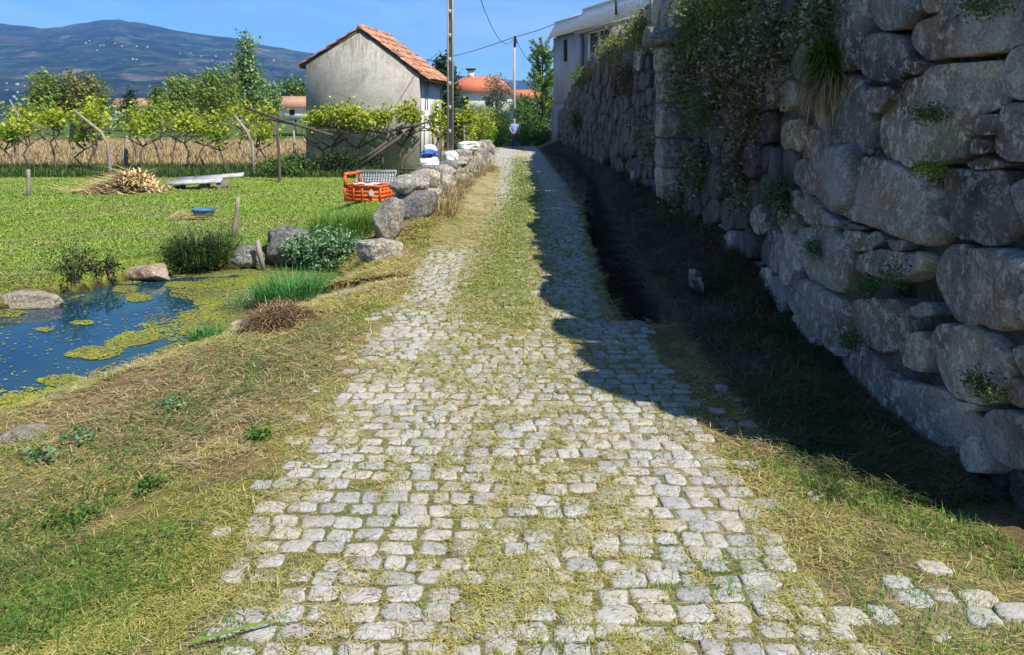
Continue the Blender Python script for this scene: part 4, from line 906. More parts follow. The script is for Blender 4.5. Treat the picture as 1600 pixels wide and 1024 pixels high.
# right facade with openings, built from butted pieces
mb=MB(); fx=W-.125
def fac(y0,y1,z0,z1): mb.box((fx,(y0+y1)/2,(z0+z1)/2),(.25,y1-y0,z1-z0))
dy0,dy1,dz=1.35,2.15,1.62; sy0,sy1,sz0,sz1=.72,.92,2.1,2.95
fac(.25,sy0,-.2,ZR-.02);fac(sy1,dy0,-.2,ZR-.02);fac(dy1,D-.25,-.2,ZR-.02);fac(sy0,sy1,-.2,sz0);fac(sy0,sy1,sz1,ZR-.02);fac(dy0,dy1,dz,ZR-.02); mb.obj('side_wall',M['white'],shed)
MB().box((.125,D/2,ZL/2-.1),(.25,D-.5,ZL+.2)).obj('side_wall',M['plaster'],shed)
d=MB().box((W-.20,(dy0+dy1)/2,dz/2-.1),(.05,dy1-dy0,dz+.2)).obj('door',simple('red_door_wood',[(.3,(.14,.05,.035)),(.7,(.26,.11,.08))],7,5,.8,.3,.01,(1,6,.3)),shed)
MB().box((W-.15,dy0+.12,.85),(.03,.03,.14)).obj('handle',M['dark'],d)
w_=MB().box((W-.2,(sy0+sy1)/2,(sz0+sz1)/2),(.04,sy1-sy0,sz1-sz0)).obj('window',M['dark'],shed)
f=MB(); 
for yy in (sy0-.03,sy1+.03): f.box((W+.012,yy,(sz0+sz1)/2),(.03,.06,sz1-sz0+.12))
f.obj('frame',M['board'],w_)
for yy in (dy0-.05,dy1+.05): MB().box((W+.02,yy,dz/2),(.05,.09,dz)).obj('door_jamb',M['board'],shed)
MB().box((W+.02,(dy0+dy1)/2,dz+.06),(.05,dy1-dy0+.2,.11)).obj('door_lintel',M['darkwood'],shed)
roof=empty('roof',(0,0,0),None,None); roof.parent=shed; del_=None
def slope(x0,z0,x1,z1,mbt,mbs,y0,y1,rows,cols):
    # from ridge (x0,z0) to eave (x1,z1)
    dx,dz_=x1-x0,z1-z0; l=math.hypot(dx,dz_); ux,uz=dx/l,dz_/l; nx_,nz_=(-uz,ux) if ux>0 else (uz,-ux)
    if nz_<0:nx_,nz_=-nx_,-nz_
    mbs.prism([(x0,z0-.07),(x1,z1-.07),(x1+nx_*.05,z1-.07+nz_*.05),(x0+nx_*.05,z0-.07+nz_*.05)],y0+.03,y1-.03,'y')
    cw=(y1-y0)/cols; rl=l/rows
    for r in range(rows):
        for c in range(cols):
            s0,s1=r*rl-.03,(r+1)*rl+.06; yc=y0+(c+.5)*cw+random.uniform(-.012,.012); V=[];Q=[]; lift=random.uniform(0,.018)
            for s_,rad,h in ((s0,cw*.50,.0),(s1,cw*.58,.035)):
                for k in range(6):
                    a=math.pi*k/5; o=rad*.62*math.sin(a)+h+lift; V.append((x0+ux*s_+nx_*o,yc+rad*math.cos(a),z0+uz*s_+nz_*o))
            for k in range(5): Q.append((k,k+1,7+k,6+k))
            b=len(V); V2=[(x,y,z-.02) for x,y,z in V[6:]]; V+=V2
            for k in range(5): Q.append((6+k,7+k,13+k,12+k))
            mbt.add(V,None,Q)
mt=MB();ms=MB(); slope(XA,ZA+.06,W+.30,ZR-.18,mt,ms,-.05,D+.15,7,15); slope(XA,ZA+.06,-.22,ZL-.10,mt,ms,-.05,D+.15,6,15)
for k in range(8): mt.tube([(XA,-.06+k*.375,ZA+.10),(XA,-.06+(k+1)*.375+.03,ZA+.115)],[.09,.10],8)
roof_o=mt.obj('roof',M['tile'],shed); bpy.data.objects.remove(roof); ms.obj('roof_deck',M['darkwood'],shed)
# dark downpipe-like stains: two leaning timbers casting shade on the gable come from the pergola below

# ================================================================== pergola and vines
def vine(name,label,loc,h,cl,mat,nl=16,spread=.16,ls=.13,trunk=.04,lean=(0,0),group=None,ncl=30,cr=(.8,.6,.3)):
    t=empty(name,loc,label,'grapevine',group); tb=MB()
    r_=random.Random(len(label)+int(loc[0]*100))
    p=[(0,0,-.15)]; 
    for k in range(1,6): p.append((lean[0]*k/5+r_.uniform(-.15,.15)*(k<5 or 1),lean[1]*k/5+r_.uniform(-.1,.1),h*k/5))
    tb.tube(p,[trunk*.95,trunk*.8,trunk*.7,trunk*.68,trunk*.6,trunk*.5],6)
    for s_ in (-1,1,-1,1): 
        q=p[3 if r_.random()<.6 else 4]; a=[q]+[(q[0]+s_*r_.uniform(.15,.3)*k,q[1]+r_.uniform(-.1,.1)*k,q[2]+r_.uniform(.08,.2)*k) for k in (1,2,3)]
        tb.tube(a,[trunk*.55,trunk*.45,trunk*.3,trunk*.12],5,False)
    tb.obj('trunk',M['bark'],t,True); mb=MB()
    for c,r,k in cl or [((lean[0],lean[1],h+.1),cr,ncl)]:
        mb.add(*leaves(crownpts(c,r,k,.6,r_.random()*9,.45),spread,nl,ls,.85))
    mb.obj('foliage',L[mat],t); return t
ords=['leftmost','second','third','fourth','fifth','sixth','seventh','eighth','ninth','tenth','eleventh','twelfth','thirteenth']
fu=[12,50,88,118,146,219,252,290,322,350,415]
for i,u in enumerate(fu):
    Y=24.6+random.uniform(-.5,.7); X=(u-800)/F*Y; z=float(zg(X,Y)); h=random.uniform(1.15,1.7)
    vine('grapevine',f'{ords[i]} grapevine from the left in the front row behind the lawn, crooked dark trunk',(X,Y,z),h,None,'vine' if i%3 else 'vinedark',15,.13,.125,.042,(random.uniform(-.35,.35),0),'grapevines in the front row',random.randint(13,24),(random.uniform(.4,.62),.6,random.uniform(.25,.45)))
bu=[26,80,150,212,268,338,404]
for i,u in enumerate(bu):
    Y=29.5+random.uniform(-.5,1); X=(u-800)/F*Y; z=float(zg(X,Y)); h=random.uniform(1.5,1.8)
    vine('grapevine',f'{ords[i]} grapevine from the left in the second row behind the front vines',(X,Y,z),h,None,'vinedark' if i%2 else 'vine',13,.19,.15,.04,(random.uniform(-.3,.3),0),'grapevines in the second row',17,(.75,.8,random.uniform(.3,.45)))
bu=[45,150,250,375]
for i,u in enumerate(bu):
    Y=37+random.uniform(-.5,1); X=(u-800)/F*Y; z=float(zg(X,Y)); 
    vine('grapevine',f'{ords[i]} grapevine from the left in the far row at the field edge',(X,Y,z),1.9,None,'vine' if i%2 else 'vinedark',12,.25,.2,.045,(0,0),'grapevines in the far row',22,(1.3,.8,.5))
# vines trained across the shed front
hs=[(486,1.15,[(505,178),(490,190)]),(512,1.3,[(520,180),(548,172)]),(548,1.3,[(548,190),(570,186)]),(590,1.25,[(585,192),(600,180)]),(622,1.45,[(632,172),(648,182)])]
for i,(u,h,cl) in enumerate(hs):
    Y=24.95-.0037*(u-480); X=(u-800)/F*Y; z=float(zg(X,Y)); C=[]
    for (cu,cv) in cl: x,yy,zz=P(cu,cv,Y-.1); C.append(((x-X,yy-Y,zz-z),(.42,.4,.26),17))
    vine('grapevine',f"{['leftmost','second','middle','fourth','rightmost'][i]} grapevine of the five trained across the shed gable, bright leaves",(X,Y,z),h,C,'vine',15,.12,.115,.05,(random.uniform(.2,.5),0),'grapevines trained across the shed gable')
Y=21.5; 
for i,(u,vv,lab) in enumerate([(684,(686,196),'grapevine climbing left of the near utility pole'),(722,(728,190),'grapevine climbing right of the near utility pole')]):
    x,yy,_=P(u,200,Y+i); z=.3; cx,cy,c_z=P(vv[0],vv[1],Y+i); vine('grapevine',lab,(x,yy,z),1.2,[((cx-x,0,c_z-z+.1),(.36,.35,.5),26)],'vine',12,.10,.11,.05,(-.15,0))
def beam(name,pts,rad,mat,lab,cat='beam'):
    p=np.array(pts); c=p.mean(0); o=MB().tube(p-c,rad,7).obj(name,M[mat],None,True); o.location=c; return tag(o,lab,cat)
beam('pergola_beam',[P(384,169,23.2),P(440,188,22.9),P(520,212,22.6)],.042,'darkwood','long sloping dark pole carried over the dark post beside the shed')
beam('pergola_beam',[P(420,186,24.4),P(500,203,24.6),P(560,208,24.4)],.04,'darkwood','thin dark pergola pole running from the dark post toward the shed')
beam('pergola_beam',[P(500,196,24.7),P(600,208,24.4),P(690,186,23.9)],.035,'darkwood','dark pergola pole crossing the shed gable among bright leaves')
beam('pergola_beam',[P(560,262,23.6),P(600,232,23.9),P(652,196,24.4)],.06,'darkwood','dark timber prop leaning against the shed gable under the vines')
beam('pergola_beam',[P(540,262,23.7),P(580,240,24.0),P(628,205,24.4)],.045,'darkwood','thinner dark prop left of the timber prop at shed gable')
def post(lab,pts,Y,rad,mat='palestone'):
    q=[P(u,v,Y) for u,v in pts]; b=q[0]; b=(b[0],b[1],float(zg(b[0],b[1]))); rad*=.62; o=MB().tube([(0,0,-.2)]+[tuple(np.array(k)-np.array(b)) for k in q],[rad]*2+[rad*.95]*(len(q)-2)+[rad*.7],8).obj('vine_post',M[mat],None,True); o.location=b; tag(o,lab,'post')
post('pale stone vine post with a long arm leaning left over the front vines',[(172,262),(168,225),(158,207),(115,172)],23.6,.085,'wood')
post('pale stone vine post standing upright behind the straw heap',[(197,262),(197,230),(199,212)],25.2,.12,'wood')
post('grey stone vine post with an arm leaning left near the dark post',[(397,262),(394,225),(386,206),(366,180)],23.0,.08,'wood')
post('dark square wooden post at left end of the shed pergola',[(437,285),(436,240),(432,196)],21.2,.075,'darkwood')
post('pale thin post behind the dark square post left of shed',[(462,262),(460,230),(459,204)],25.5,.075,'wood')
post('short pale post at the far left of the front vine row',[(32,262),(28,180),(15,156)],26.5,.06,'wood')
post('white post standing behind the vines right of the near utility pole',[(727,235),(725,205),(724,170)],24,.05,'wood')
bushes('bush','dark green undergrowth at the foot of the shed gable','bush',(-5.6,23.9,-.22),(1.7,.5,.42),'dark',240,10,.09,.09)
bushes('bush','green undergrowth around the dark square post left of shed','bush',(-7.0,23.0,-.22),(.9,.6,.34),'bush',160,10,.09,.09)

# ================================================================== poles and cables
b=(-1.6,19.6,.2); t=empty('utility_pole',b,'near slotted grey concrete utility pole rising from the low wall out of frame','utility pole')
mb=MB()
for sx in (-1,1): mb.box((sx*.062,0,3.6),(.042,.16,7.6))
mb.box((0,.02,3.6),(.08,.05,7.6))
for k in np.arange(.4,7.4,.62): mb.box((0,0,k),(.082,.13,.13))
mb.obj('shaft',M['concrete'],t)
mb=MB(); mb.box((0,0,6.95),(.5,.1,.08)); mb.obj('crossarm',M['darkwood'],t)
b2=(.14,46.,-.8); t=empty('utility_pole',b2,'far slender utility pole beside the walking person','utility pole')
MB().tube([(0,0,-.2),(0,0,7.35)],[.105,.075],10).obj('shaft',M['concrete'],t,True)
mb=MB(); mb.box((.05,-.06,6.9),(.12,.1,.55)); mb.tube([(.02,-.1,7.3),(.1,-.12,7.15),(.16,-.1,6.8)],.03,6); mb.obj('fitting',M['cable'],t)
def cable(lab,a,b_,sag,n=22,rad=.013):
    a=np.array(a);b_=np.array(b_); c=(a+b_)/2; t_=np.linspace(0,1,n); p=a[None]*(1-t_)[:,None]+b_[None]*t_[:,None]; p[:,2]-=4*sag*t_*(1-t_)
    o=MB().tube(p-c,rad,5).obj('overhead_cable',M['cable']); o.location=c; tag(o,lab,'cable')
top2=P(804,58,46.)
cable('drooping cable from the near utility pole down to the far pole',(-1.55,19.6,7.2),top2,1.65)
cable('cable from far utility pole rightward to the white building roof edge',top2,P(866,38,43.0),.06,12,.022)
cable('cable from far utility pole leftward behind the near pole',top2,P(640,100,60),.25,16,.022)
cable('short cable dropping right from the far utility pole to the feathery tree',top2,P(842,110,49),.3,12,.016)

# ================================================================== building on the right
A0=np.array([2.38,43.3]); DD=np.array([.31,-.951]); NN=np.array([-.951,-.31])
def fl(l,o,z): q=A0+DD*l+NN*o; return (q[0],q[1],z)
bld=empty('house',(2.38,43.3,0),'tall grey corrugated house with white parapet tilted to catch sun above the stone wall','house')
def corr(l0,l1,z0,z1,o0,o1,per,amp,th=.12,nz=2):
    n=int((l1-l0)/per*6)+2; ls=np.linspace(l0,l1,n); w=amp*np.sin(ls*2*math.pi/per); V=[];Q=[]
    for z,o in ((z0,o0),(z1,o1)): V+=[fl(l,o+k,z) for l,k in zip(ls,w)]
    V+=[fl(l,o1-th,z1) for l in ls]; V+=[fl(l,o0-th,z0) for l in ls]
    for r in range(4):
        for i in range(n-1): a,b_=r*n+i,((r+1)%4)*n+i; Q.append((a,a+1,b_+1,b_))
    return local(MB().add(V,None,Q),(2.38,43.3,0))
def lbox(l0,l1,z0,z1,o0,o1):
    V=[fl(l,o,z) for z in (z0,z1) for o in (o0,o1) for l in (l0,l1)]
    return local(MB().add(V,None,[(0,1,3,2),(4,6,7,5),(0,4,5,1),(2,3,7,6),(0,2,6,4),(1,5,7,3)]),(2.38,43.3,0))
corr(0,4.0,2.2,6.05,0,0,.42,.035).obj('upper_wall',M['greywall'],bld)
lbox(.02,14,-.5,6.9,-6,-.13).obj('body',M['greywall'],bld)
lbox(-.06,5.2,-.8,2.25,-.3,.10).obj('stone_base',simple('stained_base',[(.25,(.13,.12,.12)),(.5,(.27,.26,.26)),(.75,(.36,.35,.35))],1.5,8,.95,.6,.03,(1,1,.5)),bld)
corr(-.08,4.05,6.03,6.92,.36,-.14,.34,.014,.1).obj('parapet',M['white'],bld)  # leans back, a slant shaped to catch the sun
lbox(-.14,4.1,6.92,6.99,-.34,-.08).obj('coping',M['white'],bld)
corr(4.12,13.0,6.0,7.1,.54,-.06,.34,.014,.12).obj('balcony_parapet',M['white'],bld)  # tilted toward the sun like the parapet beside it
lbox(4.1,13.05,7.1,7.18,-.26,.0).obj('coping',M['white'],bld)
lbox(4.05,13,5.85,5.98,-.1,.4).obj('balcony_slab',M['greywall'],bld)
lbox(4.1,4.3,4.0,5.84,.05,.25).obj('balcony_post',M['greywall'],bld)
for q,(l0,l1,z0,z1) in enumerate([(1.7,2.1,4.6,5.8)]): w_=lbox(l0,l1,z0,z1,.04,.06).obj('window',M['dark'],bld)
w_=lbox(5.0,7.4,3.9,5.8,-.12,-.08).obj('window',M['glass'],bld)
fr=lbox(4.9,5.02,3.8,5.84,-.12,.0); 
for a in ((7.38,7.5,3.8,5.84),(6.15,6.25,3.8,5.8),(5.02,7.38,5.8,5.86)): b_=lbox(*a,-.12,.0); fr.add(np.vstack(b_.V),None,np.vstack(b_.Q))
fr.obj('frame',M['white'],w_)
lbox(5.4,13.5,7.1,8.1,-5,-1.2).obj('roof_room',M['white'],bld)
lbox(9.2,9.3,6.2,7.2,.5,.58).obj('drain_pipe',M['cable'],bld)

# ================================================================== far houses
def house(label,u,vb,Y,w,d,hw,hr,rz,wm,rm,z0=None,hip=True,chim=True,wins=2):
    x,yy,z=P(u,vb,Y); t=empty('house',(x,yy,z),label,'house'); t.rotation_euler=(0,0,rz)
    MB().box((0,0,hw/2),(w,d,hw)).obj('wall',M[wm],t)
    e=.4; k=.28*w if hip else w/2+e; y1=d/2+e
    V=[(-w/2-e,-y1,hw),(w/2+e,-y1,hw),(w/2+e,y1,hw),(-w/2-e,y1,hw),(-(w/2+e-k) if hip else -w/2-e,0,hw+hr),((w/2+e-k) if hip else w/2+e,0,hw+hr)]
    rf=MB().add(V,[(1,2,5),(3,0,4)],[(0,1,5,4),(2,3,4,5),(0,3,2,1)]).obj('roof',M[rm],t)
    if chim: c=MB(); c.box((-.18*w,0,hw+hr+.2),(.6,.5,.9)); c.obj('chimney',M['white'],rf); MB().box((-.18*w,0,hw+hr+.72),(.9,.8,.14)).obj('chimney_cap',M['dark'],rf)
    for i in range(wins): MB().box((w*(-.5+(i+.7)/(wins+.4)),-d/2-.01,hw*.55),(w*.13,.06,hw*.42)).obj('window',M['dark'],t)
house('white house with bright red hipped roof and chimney beyond the lane end',752,178,75,5.8,6,2.1,1.6,-.1,'white','redtile')
house('low red roofed house half hidden behind the far utility pole',822,176,80,3.0,5,1.5,.9,.1,'white','redtile',None,True,False,1)
house('grey roofed house behind the left vines beside a small column tree',222,190,95,5.2,5,1.9,1.0,.3,'white','browntile',None,False,False,1)
house('small red roofed house with white chimney among trees at left',262,190,100,3.6,5,2.3,1.0,-.1,'white','redtile',None,False,True,1)
house('rust roofed house behind the windblown willow trees',312,186,85,5.6,5,.7,1.1,.0,'white','redtile',None,True,False,1)
house('brown roofed white house seen just left of the farm shed',458,186,70,3.4,5,1.1,1.0,.25,'white','browntile',None,False,False,1)

# ================================================================== trees
def tr(name,lab,u,vt,vb,wpx,Y,mat,blobs=None,ncl=150,nl=16,ls=.3,spread=.35,**k):
    x,yy,z=P(u,vb,Y); zb_=float(zg(x,yy)); h=(vb-vt)/F*Y+ (z-zb_); w=wpx/F*Y/2; c0=z-zb_
    b=blobs(w,h,c0) if blobs else [((0,0,(h+c0)/2),(w,w,(h-c0)/2))]
    tree(name,lab,'tree',(x,yy,zb_),b,mat,ncl,nl,ls,spread,**k)
tr('bushy_tree','rounded olive green tree with swept branches at the far left',112,106,205,112,58,'treeolive',lambda w,h,c:[((.1*w,0,.62*h),(.8*w,.8*w,.33*h)),((-.5*w,0,.55*h),(.5*w,.6*w,.3*h)),((.5*w,0,.5*h),(.5*w,.6*w,.28*h))],380,17,.27,.28,trunk=.16)
tr('willow_tree','pale green windswept tree leaning left beside the olive green tree',68,110,185,34,56,'willow',None,140,18,.40,.25,aspect=.22,axis=(-.8,0,.5),lean=(-.5,0))
tr('poplar_tree','tall dense poplar rising highest left of the farm shed',386,54,190,52,56,'poplar',lambda w,h,c:[((0,0,.82*h),(.5*w,.5*w,.19*h)),((-.15*w,0,.62*h),(.85*w,.7*w,.2*h)),((.2*w,0,.42*h),(1.1*w,.9*w,.22*h))],230,16,.28,.28,trunk=.15,bark='bark')
tr('willow_tree','green willow with trailing branches left of the tall poplar',338,112,190,62,52,'willow',None,210,17,.40,.28,aspect=.24,axis=(-.75,0,.55),lean=(-.4,0),trunk=.12)
tr('willow_tree','lighter windswept willow left of the trailing willow',283,122,190,50,58,'willow',None,160,17,.38,.26,aspect=.24,axis=(-.6,0,.7),lean=(-.3,0))
tr('bushy_tree','rusty olive bush tree between the two willows',308,128,185,44,66,'treeolive',None,90,14,.3,.3)
tr('conifer','small dark conifer in front of the grey roofed house',203,140,182,24,85,'dark',lambda w,h,c:[((0,0,.55*h),(w,w,.25*h)),((0,0,.8*h),(.5*w,.5*w,.22*h))],90,14,.3,.25)
tr('column_tree','small green column shaped tree beside the red roofed chimney house',246,135,180,24,82,'tree',None,100,14,.3,.25)
tr('bushy_tree','dark green tree just left of the shed eave',462,124,175,52,75,'tree',None,120,15,.34,.4)
tr('bushy_tree','thin bright tree right of the tall poplar',425,125,188,26,60,'poplar',None,60,14,.26,.22)
tr('cypress','dark tree behind the shed roof and the near utility pole',697,84,200,36,42,'dark',lambda w,h,c:[((-.35*w,0,.84*h),(.55*w,.5*w,.14*h)),((.3*w,0,.55*h),(.6*w,.6*w,.3*h))],170,14,.22,.2,trunk=.12,bark='bark')
tr('olive_tree','grey green olive tree in front of the red roofed house',776,119,172,44,66,'grey',None,150,15,.22,.25,aspect=.3)
tr('grey_shrub','round grey shrub behind the far utility pole',822,150,178,36,62,'grey',None,100,12,.24,.25,aspect=.35)
# feathery tree beside the building
x,yy,z=P(848,190,50); z=-.6; t=empty('feathery_tree',(x,yy,z),'feathery light green tree with upswept branches beside the grey house','tree'); tb=MB();mb=MB()
hT=1.65+118/F*50-z; tb.tube([(0,0,-.2),(.05,0,hT*.5),(-.1,0,hT)],[.13,.08,.02],7)
for k in range(80):
    h0=hT*random.uniform(.30,.93); a=random.uniform(0,6.28); l=(1.0-.55*h0/hT)*random.uniform(.9,2.0); e=random.uniform(.5,1.0)
    p=[(0,0,h0)]+[(l*f_*math.cos(a),l*f_*math.sin(a),h0+l*e*f_**1.5) for f_ in (.33,.66,1)]; tb.tube(p,[.03,.02,.014,.006],4,False)
    c=np.array([np.array(p[1])*(1-f_)+np.array(p[3])*f_ for f_ in np.linspace(0,1,8)]); ax=np.broadcast_to(np.array(p[3])-np.array(p[1]),(8*9,3)); pos=np.repeat(c,9,0)+rng.normal(0,.06,(72,3)); mb.add(*leafquads(pos,.22,.3,0,ax))
tb.obj('trunk',M['bark'],t,True); mb.obj('crown',L['bright'],t)
# hedge and garden at the lane end
G=[('bush','bright leafy hedge shrub at the far end of the low wall',742,212,50,(1.5,.9,1.25),'vine'),('bush','yellow green vine hedge left of the far utility pole',775,214,52,(1.3,.9,1.2),'vinedark'),
('bush','dark green shrub right behind the walking person',828,222,49,(1.1,.9,1.5),'bush'),('bush','bright green round shrub to the right of the walking person',818,222,46.5,(.5,.5,.62),'bright'),
('bush','low bright shrub at the foot of the grey house corner',846,222,46.5,(.62,.5,.55),'bush'),('bush','dark hedge below the feathery tree',850,205,51.5,(.9,.8,1.7),'dark'),
('bush','pale flowering shrub left of the olive tree',760,190,58,(1.3,.8,.8),'grey'),('bush','yellow green weeds at the road bend left of person',778,222,46,(1.0,.5,.5),'bright'),('bush','green shrub behind the white slab of low wall',722,214,44,(.9,.8,1.1),'vine'),('bush','dense shrub row behind hedge at the lane end',800,200,60,(3.2,1,1.6),'bush'),('bush','shadowed bush behind the near utility pole',712,205,40,(.6,.6,1.2),'dark')]
for nm,lab,u,vb,Y,r,mat in G:
    x,yy,z=P(u,vb,Y); bushes(nm,lab,'bush',(x,yy,float(zg(x,yy))-.1),(r[0],r[1],r[2]+max(0,z-float(zg(x,yy)))*.5),mat,int(120*np.prod(r)**.5)+40,14,.15,.15)

# ================================================================== plants on the tall wall
def onwall(u,v,o=.0): Y,z=wallpt(u,v); return (float(xw(Y,z))-o,Y,z)
WP=[('wall_shrub','yellow green sunlit shrub on the wall top beside the white parapet',1006,52,(.5,1.1,.40),'walllit',230,.05),
('wall_shrub','sprawling shrub on wall top between house window and sunlit shrub',955,72,(.4,1.6,.30),'walllit',150,.055),
('wall_shrub','dense dark plant mat hanging over the wall left of the pale speckled shrub',1150,95,(.3,.75,.5),'wallplant',420,.038),
('wall_shrub','shaded brush between the pier and the dense plant mat',1090,110,(.3,.7,.55),'wallplant',330,.042),
('wall_shrub','greyish speckled plant in the wall crevice below the dense mat',1180,175,(.24,.4,.35),'wallplant',260,.032),
('wall_shrub','green leafy shrub growing over wall top right of the pale capped pier',1118,30,(.45,.75,.42),'bush',330,.042),
('wall_shrub','large pale speckled shrub hanging down beside the spiky grass',1215,75,(.32,.42,.62),'wallplant',420,.034),
('wall_shrub','yellowish shrub on the wall top in the upper middle',1165,8,(.4,.5,.35),'walllit',260,.038),
('wall_shrub','dark creeping shrub on the wall above the spiky grass',1300,22,(.22,.35,.24),'wallplant',200,.03),
('wall_shrub','bushy green shrub sprouting from the wall below the house window',912,122,(.4,.9,.45),'bush',190,.06),
('wall_shrub','blue green trailing plant on wall right of the stone pier',1112,170,(.24,.45,.36),'fern',200,.036),
('wall_shrub','dead brown brush hanging on the wall left of the stone pier',985,120,(.25,1.2,.42),'deadgrass',220,.05),
('wall_shrub','dark brush hanging on wall below the stone pier',1040,225,(.26,.9,.42),'wallplant',210,.045),
('wall_shrub','brown speckled brush low on wall left of pale tall stone',1100,265,(.22,.5,.36),'wallplant',190,.036),
('fern','green fern clump on the wall beside the large dark boulder',1232,310,(.12,.16,.17),'fern',170,.026),
('wall_shrub','dark brush in the wall hollow left of the fern clump',1165,270,(.16,.3,.40),'wallplant',200,.03),
('fern','tiny fern on the pale tall stone',1290,388,(.05,.06,.07),'fern',50,.02),
('fern','small fern under the flat long stone',1380,448,(.06,.08,.03),'fern',50,.02),
('fern','small fern on top of the lowest huge boulder',1352,530,(.06,.09,.05),'fern',60,.02),
('moss_patch','mossy growth on the ledge of the large upper boulder',1480,178,(.05,.16,.025),'darkgrass',70,.016),
('fern','flat fern frond between the two middle boulders',1482,264,(.05,.09,.016),'bright',40,.02),
('moss_patch','dark moss at right edge beside lower right boulder',1570,605,(.05,.12,.05),'darkgrass',70,.016),
('fern','yellow leaved sprig hanging under the flat long stone',1423,430,(.04,.04,.06),'fern',26,.022),
('wall_shrub','green ivy at the very top right of the wall',1572,6,(.08,.16,.03),'fern',70,.02),
('wall_shrub','low brush at the wall foot below the pier',1068,330,(.22,.5,.25),'wallplant',130,.035),
('wall_shrub','dark brush on the shaded wall face near the house end',905,190,(.2,1.8,.5),'dark',170,.06)]
for nm,lab,u,v,r,mat,ncl,ls in WP:
    loc=onwall(u,v,.06 if r[0]>.1 else .09); t=empty(nm,loc,lab,'plant'); ls*=1.35 if mat=='wallplant' else 1; ncl=int(ncl*(.62 if mat=='wallplant' else 1)); c=crownpts((0,0,0),r,ncl,.5,len(lab)+u,.45)
    MB().add(*leaves(c,ls*1.3,9,ls,.55,None,.3)).obj('foliage',L[mat],t)
    if ncl>80:
        sb=MB()
        for q in c[:30]: sb.tube([(.15,0,-r[2]*.2),(q[0]*.4,q[1]*.4,q[2]*.5),q],[.008,.006,.003],4,False)
        sb.obj('stem',M['bark'],t)
loc=onwall(1298,110,.05); t=empty('hanging_grass',loc,'spiky grass tuft hanging from the wall, green above and brown below','grass tuft')
n=700; a=rng.normal(math.pi*1.1,1.2,n); p=np.stack([rng.uniform(-.02,.1,n),rng.normal(0,.05,n),rng.normal(0,.04,n)],-1)
MB().add(*blades(p,rng.uniform(.2,.48,n),rng.uniform(.005,.010,n),rng.uniform(-.1,1.4,n),a,1.2)).obj('green_blades',L['bush'],t)
n=700; a=rng.normal(math.pi*1.12,1.0,n); p=np.stack([rng.uniform(-.02,.1,n),rng.normal(0,.06,n),rng.normal(-.06,.04,n)],-1)
MB().add(*blades(p,rng.uniform(.15,.40,n),rng.uniform(.005,.009,n),rng.uniform(-1.0,.2,n),a,1.0)).obj('dry_blades',L['hay'],t)
# stalks fringe along the wall top
mb=MB(); n=5200; s_=2.95+rng.random(n)**1.1*26; p=np.stack([xw(s_,3)+rng.uniform(-.12,.5,n),s_,wtop(s_)-.03],-1)
cl_=fbm(s_*1.6,0,0,77); k_=cl_>.42; p=p[k_]; cl_=cl_[k_]; n=len(p)
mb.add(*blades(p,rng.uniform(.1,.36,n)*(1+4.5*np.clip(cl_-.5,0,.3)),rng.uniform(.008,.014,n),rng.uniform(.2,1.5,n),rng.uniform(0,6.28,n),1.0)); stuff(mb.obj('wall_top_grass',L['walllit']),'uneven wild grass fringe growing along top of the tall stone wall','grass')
# ================================================================== person
def skinmesh(nodes,edges,lv=2):
    me=bpy.data.meshes.new('tmp'); me.from_pydata([n_[0] for n_ in nodes],edges,[]); o=bpy.data.objects.new('tmp',me); COL.objects.link(o)
    o.modifiers.new('s','SKIN'); sl=me.skin_vertices[0].data
    for i,n_ in enumerate(nodes): r=n_[1]; sl[i].radius=r if isinstance(r,tuple) else (r,r); sl[i].use_root=(i==0)
    md=o.modifiers.new('u','SUBSURF'); md.levels=lv; md.render_levels=lv
    dg=bpy.context.evaluated_depsgraph_get(); ev=o.evaluated_get(dg); m2=ev.to_mesh()
    V=np.array([tuple(v.co) for v in m2.vertices]); T=[];Q=[]
    for p in m2.polygons:
        k=list(p.vertices)
        if len(k)==4:Q.append(k)
        else:
            for i in range(1,len(k)-1): T.append((k[0],k[i],k[i+1]))
    ev.to_mesh_clear(); bpy.data.objects.remove(o); bpy.data.meshes.remove(me); return MB().add(V,T,Q)
px,py,pz=P(804,233,42.); pz=float(zg(px,42.))
per=empty('person',(px,py,pz),'person in a light blue shirt and dark trousers walking away up the lane','person'); per.rotation_euler=(0,0,.06)
SH=.045
N=[((0,0,.88),(.14,.10)),((0,.02,1.03),(.13,.095)),((0,.06,1.22),(.16,.105)),((0,.10,1.37),(.075,.07)),((0,.12,1.43),(.05,.052)),((0,.14,1.50),(.068,.08)),((0,.15,1.57),(.072,.088)),((0,.15,1.64),(.045,.055)),
 ((.09,0,.82),.085),((.10,.05,.47),.062),((.095,-.03,.10),.042),((.10,.10,.045),.036),
 ((-.09,0,.82),.085),((-.10,.12,.47),.062),((-.095,.20,.10),.042),((-.10,.33,.045),.036),
 ((.17,.07,1.32),.06),((.245,.0,1.08),.044),((.25,.05,.86),.030),((.25,.07,.79),(.022,.036)),
 ((-.17,.07,1.32),.06),((-.25,-.03,1.08),.044),((-.14,-.13,.93),.030),((-.07,-.15,.90),(.036,.022))]
E=[(0,1),(1,2),(2,3),(3,4),(4,5),(5,6),(6,7),(0,8),(8,9),(9,10),(10,11),(0,12),(12,13),(13,14),(14,15),(2,16),(16,17),(17,18),(18,19),(2,20),(20,21),(21,22),(22,23)]
body=skinmesh(N,E)
for k in range(4): body.tube([(.25,.05+.018*k,.79),(.248,.055+.019*k,.745),(.238,.06+.02*k,.71-.008*abs(k-1.5))],[.010,.009,.007],5)
body.tube([(.25,.10,.80),(.245,.125,.765),(.24,.13,.74)],[.011,.010,.007],5)
